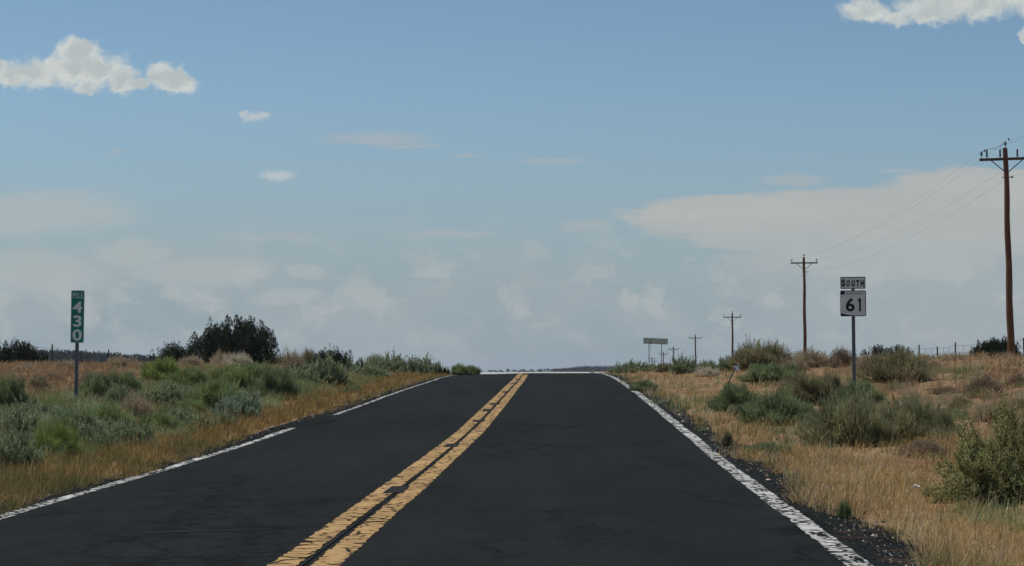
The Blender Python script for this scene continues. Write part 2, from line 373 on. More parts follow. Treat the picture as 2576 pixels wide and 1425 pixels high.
def simple(name, col, rough=.7, spec=.3, metal=0, sc=8, var=.3, dark=None, stretch=(1, 1, 1), bs=.2):
    m, t, out = mat(name); co = objco(t, stretch); n = t.noise(co, sc, 5, .6)
    d = dark or tuple(x * (1 - var) for x in col)
    principled(t, out, t.mix(t.step(n, .35, .68), col, d), rough, spec, metal, bump=n, bstr=bs, bdist=.01); return m
M_wood = simple('creosoted_pole_wood', (.19, .085, .042), .85, .2, sc=3, dark=(.075, .036, .022), stretch=(9, 9, .8), bs=.6)
M_arm = simple('weathered_crossarm_wood', (.13, .07, .045), .85, .2, sc=4, dark=(.07, .04, .028), stretch=(1.2, 9, 9))
M_steel = simple('galvanised_steel', (.20, .22, .235), .55, .4, .5, sc=20, dark=(.12, .13, .14))
M_dsteel = simple('dark_steel', (.07, .075, .09), .6, .3, .3, sc=14)
M_insul = simple('grey_porcelain', (.12, .13, .15), .3, .5, sc=9)
M_green = simple('green_sign_sheeting', (.014, .235, .155), .5, .35, sc=4, var=.2, bs=.02)
M_white = simple('white_sign_sheeting', (.70, .71, .68), .5, .35, sc=5, var=.1, bs=.02)
M_letter = simple('pale_lettering', (.80, .82, .80), .5, .35, sc=30, var=.1, bs=.0)
M_black = simple('black_sign_ink', (.012, .014, .022), .5, .3, sc=8, bs=.0)
M_board = simple('weathered_grey_board', (.58, .58, .46), .8, .2, sc=1.5, dark=(.42, .42, .33), stretch=(1, 1, 2.5))
M_post = simple('old_fence_post', (.08, .065, .055), .9, .1, sc=8)
M_wire = simple('wire', (.055, .055, .06), .6, .3, .3, sc=5)
M_reflect = simple('white_reflector', (.85, .88, .9), .45, .4, sc=60, var=.12, bs=.02)
M_rock = simple('pale_gravel', (.36, .32, .28), .9, .1, sc=9, var=.4)
M_litter = simple('white_plastic', (.75, .75, .75), .6, .3, sc=9, var=.1)

# ------------------------------------------------------------------ ground sheet, road, markings
def grid_mesh(name, xs, ys, zf, m, attr=None):
    X, Y = np.meshgrid(xs, ys); Z = zf(X, Y); V = np.stack([X, Y, Z], -1).reshape(-1, 3)
    nx, ny = len(xs), len(ys); i = (np.arange(ny - 1)[:, None] * nx + np.arange(nx - 1)[None]).ravel()
    Q = np.stack([i, i + 1, i + nx + 1, i + nx], 1)
    a = Acc(); a.v = [V]; a.q = [Q]; a.c = [np.ones((len(V), 3))]; return a.mesh(name, m, smooth=True)
xs = np.concatenate([-np.geomspace(40, 9000, 60)[::-1], np.arange(-39.5, 39.6, .5), np.geomspace(40, 9000, 60)])
ys = np.concatenate([np.arange(-20, 150, .6), np.geomspace(150, 11500, 170)])
g = bpy.data.objects.new('ground', grid_mesh('ground', xs, ys, lambda x, y: terrain(x, y) - .10 * (1 - sstep(np.abs(x - Cx(y)), 3.7, 4.3)) * (y < 1290), M_soil)); C.objects.link(g); tag(g, kind='structure')

def ribbon(name, y, left, right, m, lift, k=2, zfun=road_z, kind='structure'):
    """sheet that follows the road between lateral offsets left(y) and right(y) from the centre line"""
    y = np.asarray(y, float); l = Cx(y) + left; r = Cx(y) + right
    f = np.linspace(0, 1, k); X = l[:, None] * (1 - f) + r[:, None] * f; Y = np.repeat(y[:, None], k, 1)
    V = np.stack([X, Y, zfun(X, Y) + lift], -1).reshape(-1, 3); ny = len(y)
    i = (np.arange(ny - 1)[:, None] * k + np.arange(k - 1)[None]).ravel()
    a = Acc(); a.v = [V]; a.q = [np.stack([i, i + 1, i + k + 1, i + k], 1)]; a.c = [np.ones((len(V), 3))]
    me = a.mesh(name, m, smooth=True); at_ = me.attributes.new('across', 'FLOAT', 'POINT')
    at_.data.foreach_set('value', np.tile(f * 2 - 1, ny).astype(np.float32))
    o = bpy.data.objects.new(name, me); C.objects.link(o); return tag(o, kind=kind)
yy = np.concatenate([np.arange(-18, 130, .25), np.geomspace(130, 1280, 120)])
wob = lambda s, k=.5: (fbm(yy * k + s, yy * 0 + s, 4) - .5)
ribbon('road', yy, -3.46 + wob(3, .8) * .2, 3.70 + wob(9, .8) * .16, M_asph, 0.0, 9)
ribbon('road_shoulder', yy, 3.4 + 0 * yy, 4.05 + wob(21, .55) * .75, M_edge, -.012, 5)
ribbon('road_shoulder', yy, -3.8 + wob(41, .55) * .5, -3.3 + 0 * yy, M_edge, -.012, 5)
yy = np.arange(-18, 125, .25)
cw_ = .004
ribbon('yellow_line', yy, -.245 + wob(55, .3) * .02, -.020 - .014 * np.clip((24 - yy) / 8, 0, 1) + wob(56, .3) * .015, M_yel, cw_, 3)
y2 = yy[yy < 83]; yy = y2
ribbon('yellow_line', yy, .020 + .014 * np.clip((24 - yy) / 8, 0, 1) + wob(57, .3) * .015, .235 + wob(58, .3) * .02, M_yel, cw_, 3)
yy = np.arange(85.5, 88, .25); ribbon('yellow_line', yy, .05 + 0 * yy, .22 + 0 * yy, M_yel, cw_, 3)
yy = np.arange(-18, 125, .25)
# faint dark seam filler between the two yellow stripes and the older stripe edge
ribbon('tar_seam', yy, -.022 + wob(61, .6) * .03, -.006 + wob(62, .6) * .03, M_patch, .006, 2)
ribbon('white_edge_line', yy, 3.42 + wob(70, .4) * .06, 3.605 + wob(71, .4) * .05, M_wht, cw_, 3)
# left edge line, traced on the road surface, with the washed-out gap
Lp = [(-60, 1318), (0, 1293), (180, 1232), (372, 1165), (560, 1125), (744, 1073)]
Lq = [(826, 1045), (902, 1020), (975, 990), (1052, 960), (1095, 950), (1139, 941)]
def line_from_px(pts):
    o = []
    for (u, v) in pts:
        p0 = at(u, v, 1.0); Ds = np.arange(10, 98, .05); z = CZ + (p0.z - CZ) * Ds
        b = np.nonzero(z < road_z(p0.x * Ds, Ds))[0]; D = Ds[b[0]] if len(b) else 96.
        o.append((D, p0.x * D - float(Cx(D))))
    return o
def lpoly(pts):
    o = line_from_px(pts); print('left line', [(round(a, 1), round(b, 2)) for a, b in o]); return o
A_, B_ = lpoly(Lp), lpoly(Lq)
ya = np.arange(-15, A_[-1][0], .25); ta = np.interp(ya, [a for a, b in A_], [b for a, b in A_])
yb = np.arange(B_[0][0], 120, .25); tb = np.interp(yb, [a for a, b in B_], [b for a, b in B_])
ta = -3.30 + 0 * ya + (fbm(ya * .2, ya * 0 + 2) - .5) * .1; tb = -3.26 + 0 * yb + (fbm(yb * .2, yb * 0 + 5) - .5) * .12
yy = ya; ribbon('white_edge_line', ya, ta - .11 + wob(80, .8) * .10, ta + .05 + wob(81, .4) * .03, M_wht, cw_, 3)
yy = yb; ribbon('white_edge_line', yb, tb - .07, tb + .06, M_wht, cw_, 3)
yy = np.arange(35.8, 41.2, .2); ribbon('road_shoulder', yy, -3.75 + 0 * yy, -3.30 + .34 * np.sin((yy - 35.8) / 5.4 * math.pi) + wob(91, 1.3) * .35, M_edge, .006, 4)
# small rectangular repair patches along the centre line
for (u, v, wd, ln) in ((1012, 1233, .19, .95), (1146, 1122, .19, .9), (1212, 1060, .22, .8), (1232, 1033, .20, 1.3), (1250, 1017, .22, 1.0), (1276, 987, .2, 1.2), (1297, 966, .2, 1.3), (1306, 955, .2, 1.6)):
    (D, tt), = line_from_px([(u, v)]); yy = np.arange(D - ln / 2, D + ln / 2 + .01, ln / 8)
    ribbon('asphalt_patch', yy, tt - .05 - wd / 2 + wob(D, 3) * .04, tt - .05 + wd / 2 + wob(D + 9, 3) * .04, M_patch, .008, 3)
# tar streaks and scars across the lanes
for (u, v, wd, ln) in ((1620, 1029, .55, .25), (520, 1338, .45, .12), (1700, 1126, .22, .2)):
    (D, tt), = line_from_px([(u, v)]); yy = np.arange(D - ln / 2, D + ln / 2 + .01, ln / 6)
    ribbon('road_scar', yy, tt - wd + wob(D, 9) * .2, tt + wd + wob(D + 9, 9) * .2, M_scar, .003, 3)
# added sheet far beyond the crest, its pale colour imitating the mirage
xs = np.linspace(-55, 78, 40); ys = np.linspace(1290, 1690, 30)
fl = bpy.data.objects.new('dry_flat', grid_mesh('dry_flat', xs, ys, lambda x, y: terrain(x, y) + .15, M_mirage)); C.objects.link(fl); tag(fl, kind='structure')  # dry_flat is the added sheet imitating the mirage, not real ground

# ------------------------------------------------------------------ grass
STRAW = np.array([[.53, .365, .165], [.49, .325, .14], [.58, .43, .235], [.42, .28, .12], [.32, .27, .12]])
RUST = np.array([[.33, .225, .088], [.28, .18, .068], [.39, .28, .125], [.22, .175, .07], [.17, .16, .068]])
BROWN = np.array([[.39, .255, .14], [.31, .195, .11], [.42, .30, .185], [.34, .205, .105], [.24, .19, .105]])
GREENG = np.array([[.18, .22, .09], [.22, .235, .10], [.15, .20, .10], [.28, .25, .13], [.19, .25, .14]])
def blades(x, y, h, wd, cols, lean=.48, nb=7, spread=.03):
    N = len(x); x = np.repeat(x, nb); y = np.repeat(y, nb); h = np.repeat(h, nb) * rng.uniform(.55, 1.15, N * nb); wd = np.repeat(wd, nb); cols = np.repeat(cols, nb, 0)
    cols = np.clip(cols * np.exp(rng.normal(0, .24, (len(x), 1))), .01, .75)
    a = rng.uniform(0, 2 * math.pi, len(x)); r = np.abs(rng.normal(0, 1, len(x))) * spread * (1 + wd / .01)
    px = x + np.cos(a) * r; py = y + np.sin(a) * r
    P0 = np.stack([px, py, terrain(px, py) - .03], 1)
    k = np.where(rng.random(len(x)) < .22, rng.uniform(.9, 1.9, len(x)), np.abs(rng.normal(0, lean, len(x)))); dx = np.cos(a) * k + .10; dy = np.sin(a) * k
    P1 = P0 + np.stack([dx * h * .35, dy * h * .35, h * .55], 1); P2 = P0 + np.stack([dx * h, dy * h, h * np.sqrt(np.clip(1 - k * k * .5, .2, 1))], 1)
    b = rng.uniform(-.9, .9, len(x)); side = np.stack([np.cos(b), np.sin(b), 0 * b], 1)
    return P0, P1, P2, side, wd, cols
def sample(N, d0, d1, umax=.34):
    D = d0 * (d1 / d0) ** rng.random(N); u_ = rng.uniform(-umax, umax, N); x = u_ * D + 0.3
    return x, D
def pick(pal, n, x, y, sc=.8):
    f = np.clip(fbm(x * sc + 3, y * sc, 3) * 1.7 - .35 + rng.normal(0, .16, n), 0, .999)
    return pal[(f * len(pal)).astype(int)]
def edge_r(y): return 3.72 + .16 * np.clip((30 - y) / 18, 0, 1) + (fbm(y * .55 + 21, y * 0 + 21, 4) - .5) * .9
def edge_l(y): return -3.50 + (fbm(y * .55 + 41, y * 0 + 41, 4) - .5) * .45
def grass_obj(name, label, side, N, d0=9.0, d1=150.0):
    x, y = sample(N, d0, d1); t = x - Cx(y); acc = Acc()
    patch = fbm(x * .9, y * .5, 4)
    if side > 0:
        keep = (t > edge_r(y) + rng.exponential(.05, N) - .02) & ((patch > .41) | (rng.random(N) < .35))
    else:
        gap = np.exp(-.5 * ((y - 37.5) / 3.0) ** 2) * .55
        keep = (t < edge_l(y) - gap + .06 - rng.exponential(.04, N))
    x, y, t = x[keep], y[keep], t[keep]; n = len(x); D = y
    if side > 0:
        verge = 1 - sstep(t, 5.5, 9.5); col = pick(STRAW, n, x, y)
        br = rng.random(n) > verge; col[br] = pick(BROWN, n, x, y)[br] * 1.12
        gr = (fbm(x * .7 + 50, y * .25, 3) > .62); col[gr] = (pick(GREENG, n, x, y) * 1.1)[gr]
        col = col * (.72 + .56 * fbm(x * 1.3 + 7, y * .6, 3))[:, None]; pale = rng.random(n) < .05; col[pale] = np.array([.60, .47, .29])
        h = rng.uniform(.07, .22, n) * (.45 + 1.1 * fbm(x * .9, y * .35, 3)) * (1 + .5 * pale) * (1 + .25 * sstep(t, 6, 12))
    else:
        tl = -t; col = pick(RUST, n, x, y)
        g = (tl > 5.2 + fbm(x, y * .3) * 1.2) & (y < 75) & (rng.random(n) < .78 * (1 - sstep(tl, 8.5 + y * .03, 11 + y * .04))); col[g] = pick(GREENG, n, x, y)[g]
        b = (tl > 8 + y * .02) & ~g; col[b] = pick(BROWN, n, x, y)[b]
        h = rng.uniform(.14, .34, n) * (.75 + .5 * fbm(x * .6, y * .3, 3)) * (.45 + .55 * sstep(tl, 3.75, 4.4))
    wd = .0026 * (D / 14) ** .7 * np.exp(rng.normal(0, .3, n))
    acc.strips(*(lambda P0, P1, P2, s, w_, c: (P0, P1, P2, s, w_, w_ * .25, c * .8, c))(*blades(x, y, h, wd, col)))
    o = bpy.data.objects.new(name, acc.mesh(name, M_grass)); C.objects.link(o)
    return tag(o, label, 'grass', kind='stuff')
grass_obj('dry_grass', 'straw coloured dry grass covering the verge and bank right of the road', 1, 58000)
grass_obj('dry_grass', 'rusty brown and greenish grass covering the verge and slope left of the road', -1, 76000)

# gravel crumbs along the broken edges
def icos(P, r, col, acc):
    n = len(P); d = np.array([[1, 0, 0], [0, 1, 0], [-1, 0, 0], [0, -1, 0], [0, 0, 1], [0, 0, -1]], float)
    V = P[:, None] + d[None] * r[:, None, None] * rng.uniform(.6, 1.2, (n, 6, 1))
    for f in ((0, 1, 4, 4), (1, 2, 4, 4), (2, 3, 4, 4), (3, 0, 4, 4)):
        q = V[:, [f[0], f[1], f[2], f[2]]].copy(); q[:, 3] = (q[:, 2] + q[:, 0]) / 2; acc.quads(q, col)
acc = Acc(); n = 5000; D = 10 * 10 ** rng.random(n); sd_ = rng.random(n) < .62
t_ = np.where(sd_, 3.66 + rng.gamma(2, .13, n), -3.5 - rng.gamma(2, .12, n)); x = t_ + Cx(D)
P_ = np.stack([x, D, np.maximum(terrain(x, D), road_z(x, D) - .02) + .004], 1)
gc = jit((.17, .145, .125), n, .6); icos(P_, rng.gamma(2, .0028, n) * (D / 14) ** .4, gc, acc)
o = bpy.data.objects.new('gravel', acc.mesh('gravel', M_bark)); C.objects.link(o); tag(o, 'loose pale gravel crumbs along both broken road edges', 'gravel', kind='stuff')

# ------------------------------------------------------------------ shrub prototypes
def dome(n, a, b, lob=.18, lo=.08, seed=0):
    th = rng.uniform(0, 2 * math.pi, n); ph = np.arcsin(rng.uniform(math.sin(lo), 1, n))
    s1, s2, s3 = np.random.default_rng(seed).uniform(0, 6, 3)
    R = 1 + lob * (np.sin(3 * th + s1) * np.cos(ph) + .7 * np.sin(5 * th + s2 + 3 * ph) + .6 * np.sin(7 * ph + s3 + 2 * th))
    return np.stack([a * np.cos(ph) * np.cos(th), a * np.cos(ph) * np.sin(th), b * np.sin(ph)], 1) * R[:, None] * .88
UP = np.array([0, 0, 1.])
def bend(P0, E, out=.25):
    mid = P0 * .45 + E * .55; mid[:, :2] += (E - P0)[:, :2] * out; mid[:, 2] -= (E - P0)[:, 2] * .06; return mid
def sage(seed, a=.62, b=.62, base=(.215, .250, .145), n=380, leafL=.031):
    f, s = Acc(), Acc(); E = dome(n, a, b, .2, .05, seed) * rng.uniform(.70, .98, (n, 1)); P0 = rng.normal(0, .05, (n, 3)) * [1, 1, 0]; M = bend(P0, E)
    sidev = unit(rng.normal(size=(n, 3)) * [1, 1, .2]); bc = jit((.13, .10, .075), n)
    s.strips(P0, M, E, sidev, .008, .004, bc, bc)
    nt = 9; i = np.repeat(np.arange(n), nt); k = rng.uniform(.35, 1.0, len(i))[:, None]
    S = np.where(k < .5, P0[i] * (1 - 2 * k) + M[i] * 2 * k, M[i] * (2 - 2 * k) + E[i] * (2 * k - 1))
    d = unit(unit(E[i] - P0[i]) * .6 + UP * .8 + rng.normal(0, .28, (len(i), 3))); L = rng.uniform(.035, .095, len(i))
    tc_ = jit(base, len(i), .22, .05)
    s.strips(S, S + d * L[:, None] * .5, S + d * L[:, None], unit(np.cross(d, rng.normal(size=d.shape))), .003, .0015, tc_ * .8, tc_)
    nl = 11; j = np.repeat(np.arange(len(i)), nl); kk = rng.uniform(.05, 1.1, len(j))[:, None]
    Pp = S[j] + d[j] * L[j][:, None] * kk; dd = unit(d[j] * .8 + rng.normal(0, .45, (len(j), 3)))
    f.leaves(Pp, dd, rng.uniform(.6, 1.2, len(j)) * leafL, leafL * .34, tc_[j] * np.exp(rng.normal(0, .12, (len(j), 1))))
    return f, s
def rabbit(seed, a=.65, b=.62, base=(.135, .175, .055), n=2600, tip=None, woody=(.11, .085, .05)):
    f, s = Acc(), Acc(); E = dome(n, a, b, .22, .10, seed) * rng.uniform(.70, 1.0, (n, 1)); P0 = rng.normal(0, .05, (n, 3)) * [1, 1, 0]; P0[:, :2] += E[:, :2] * .22
    M = np.stack([E[:, 0] * .80, E[:, 1] * .80, E[:, 2] * .55], 1) + rng.normal(0, .02, (n, 3)); M[:, 2] = np.maximum(M[:, 2], .02); E[:, 2] += .05
    sv = unit(rng.normal(size=(n, 3)) * [1, 1, .1]); c = jit(base, n, .20, .05); wd = jit(woody, n, .2)
    clump = np.exp(.26 * np.sin(9 * E[:, :1] + seed) * np.cos(8 * E[:, 1:2] + 5 * E[:, 2:3])); c = c * clump
    s.strips(P0, P0 * .5 + M * .5, M, sv, .0036, .0026, wd, wd)
    f.strips(M, M * .5 + E * .5, E, sv, .0032, .0015, (c + wd) / 2, c if tip is None else c * .7 + np.array(tip) * .3)
    nt = 9; i = np.repeat(np.arange(n), nt); k = rng.uniform(-.25, .95, len(i))[:, None]; S = M[i] * (1 - k) + E[i] * k
    d = unit(unit(E[i] - P0[i]) * .45 + UP * .65 + rng.normal(0, .34, (len(i), 3))); L = rng.uniform(.035, .095, len(i))[:, None]
    f.strips(S, S + d * L * .5, S + d * L, unit(np.cross(d, rng.normal(size=d.shape))), .0034, .0014, c[i], c[i] * rng.uniform(.8, 1.25, (len(i), 1)) if tip is None else c[i] * .6 + np.array(tip) * .4)
    return f, s
def twiggy(seed, a=.6, b=.45, base=(.30, .235, .165), n=1100, leaf=(.24, .205, .12), nl=3):
    f, s = Acc(), Acc(); E = dome(n, a, b, .2, .05, seed) * rng.uniform(.55, 1.08, (n, 1)); P0 = rng.normal(0, .06, (n, 3)) * [1, 1, 0]; M = bend(P0, E, .2) + rng.normal(0, .03, (n, 3))
    c = jit(base, n, .3, .05); sv = unit(rng.normal(size=(n, 3)) * [1, 1, .3]); s.strips(P0, M, E, sv, .0045, .0025, c * .8, c)
    i = np.repeat(np.arange(n), 5); k = rng.uniform(.2, 1, len(i))[:, None]; S = M[i] * (1 - k) + E[i] * k
    d = unit(unit(E[i] - P0[i]) * .6 + rng.normal(0, .55, (len(i), 3)) + UP * .3); L = rng.uniform(.05, .14, len(i))[:, None]
    f.strips(S, S + d * L * .5, S + d * L, unit(np.cross(d, rng.normal(size=d.shape))), .0035, .0015, c[i], c[i] * 1.1)
    j = np.repeat(np.arange(len(i)), nl); dd = unit(d[j] + rng.normal(0, .7, (len(j), 3)))
    f.leaves(S[j] + d[j] * L[j] * rng.uniform(.2, 1, (len(j), 1)), dd, .022, .008, jit(leaf, len(j), .3))
    return f, s
def leafy(seed, a=.8, b=.75, base=(.22, .225, .10), n=270, tip=(.40, .37, .17)):
    f, s = Acc(), Acc(); E = dome(n, a, b, .34, -.05, seed) * rng.uniform(.4, 1.05, (n, 1)); P0 = rng.normal(0, .08, (n, 3)) * [1, 1, 0]; M = bend(P0, E, .1) + rng.normal(0, .03, (n, 3)); M[:, 2] += .05
    bc = jit((.07, .05, .035), n); s.strips(P0, M, E, unit(rng.normal(size=(n, 3))), .007, .003, bc, bc)
    nt = 13; i = np.repeat(np.arange(n), nt); k = rng.uniform(.0, 1.0, len(i))[:, None]; S = M[i] * (1 - k) + E[i] * k
    d = unit(unit(E[i] - P0[i]) * .7 + rng.normal(0, .5, (len(i), 3)) + UP * .25); L = rng.uniform(.05, .14, len(i))[:, None]
    tw = jit((.10, .075, .04), len(i)); s.strips(S, S + d * L * .5, S + d * L, unit(np.cross(d, rng.normal(size=d.shape))), .003, .0015, tw, tw)
    nl = 12; j = np.repeat(np.arange(len(i)), nl); kk = rng.uniform(.05, 1.08, (len(j), 1))
    Pp = S[j] + d[j] * L[j] * kk; dd = unit(d[j] * .5 + rng.normal(0, .7, (len(j), 3)))
    q = np.clip(np.linalg.norm(Pp / [a, a, b], axis=1) - .55, 0, 1)[:, None] * 1.2 * rng.uniform(.2, 1, (len(j), 1))
    f.leaves(Pp, dd, rng.uniform(.018, .032, len(j)), .013, jit(base, len(j), .25, .08) * (1 - q) + np.array(tip) * q)
    return f, s
PROTO = {}; RAW = {}; FOL = 1.32
def proto(key, name, gen, a, b):
    f, s = gen; RAW.setdefault(key, []).append((f, s, a, b)); PROTO.setdefault(key, []).append((name, f.mesh('foliage', M_leaf), s.mesh('stems', M_bark), a, b))
for k in range(4): proto('sage', 'sagebrush', sage(k, .62, .55), .62, .55)
for k in range(2): proto('sageblue', 'sagebrush', sage(10 + k, .62, .58, (.225, .275, .190), 460, .030), .62, .58)
for k in range(3): proto('rab', 'rabbitbrush', rabbit(20 + k, .62, .58, (.165, .205, .085), 2400), .62, .58)
for k in range(2): proto('rabdark', 'rabbitbrush', rabbit(30 + k, .62, .58, (.150, .185, .092), 2400), .62, .58)
for k in range(2): proto('olive', 'rabbitbrush', rabbit(40 + k, .62, .55, (.195, .180, .10), 2200), .62, .55)
for k in range(2): proto('feather', 'rabbitbrush', rabbit(45 + k, .62, .56, (.205, .205, .11), 2300), .62, .56)
proto('rabyel', 'rabbitbrush', rabbit(50, .62, .58, (.17, .22, .07), 2400, tip=(.27, .29, .09)), .62, .58)
for k in range(3): proto('dry', 'dry_shrub', twiggy(60 + k), .6, .45)
for k in range(2): proto('drydark', 'dry_shrub', twiggy(70 + k, base=(.20, .145, .11), leaf=(.17, .14, .085)), .6, .45)
proto('drypale', 'dry_shrub', twiggy(75, base=(.42, .37, .29), leaf=(.36, .33, .25)), .6, .45)
for k in range(2): proto('leafy', 'leafy_shrub', leafy(80 + k), .8, .75)
_cnt = {}
def shrub(key, u, vb, wpx, vt, label, D=None, group=None, cat='shrub'):
    if D is None: D = trace(u, vb)
    x = (u - 1288) / F * D / math.cos(0); z = ground(x, D); top = at(u, vt, D).z
    h = max(top - z, .12); wd = wpx * D / F
    i = _cnt.get(key, 0); _cnt[key] = i + 1; name, fm, sm, a, b = PROTO[key][i % len(PROTO[key])]
    o = thing(name, label, cat, (x, D, z - .02), group or 'shrubs on the roadside verges', (0, 0, random.uniform(0, 6.28)))
    s = wd / (2 * a) * 1.28; o.scale = (s, s * random.uniform(.9, 1.1), (h + .02) / b * 1.12)
    part('foliage', fm, o); part('stems', sm, o)
    return o
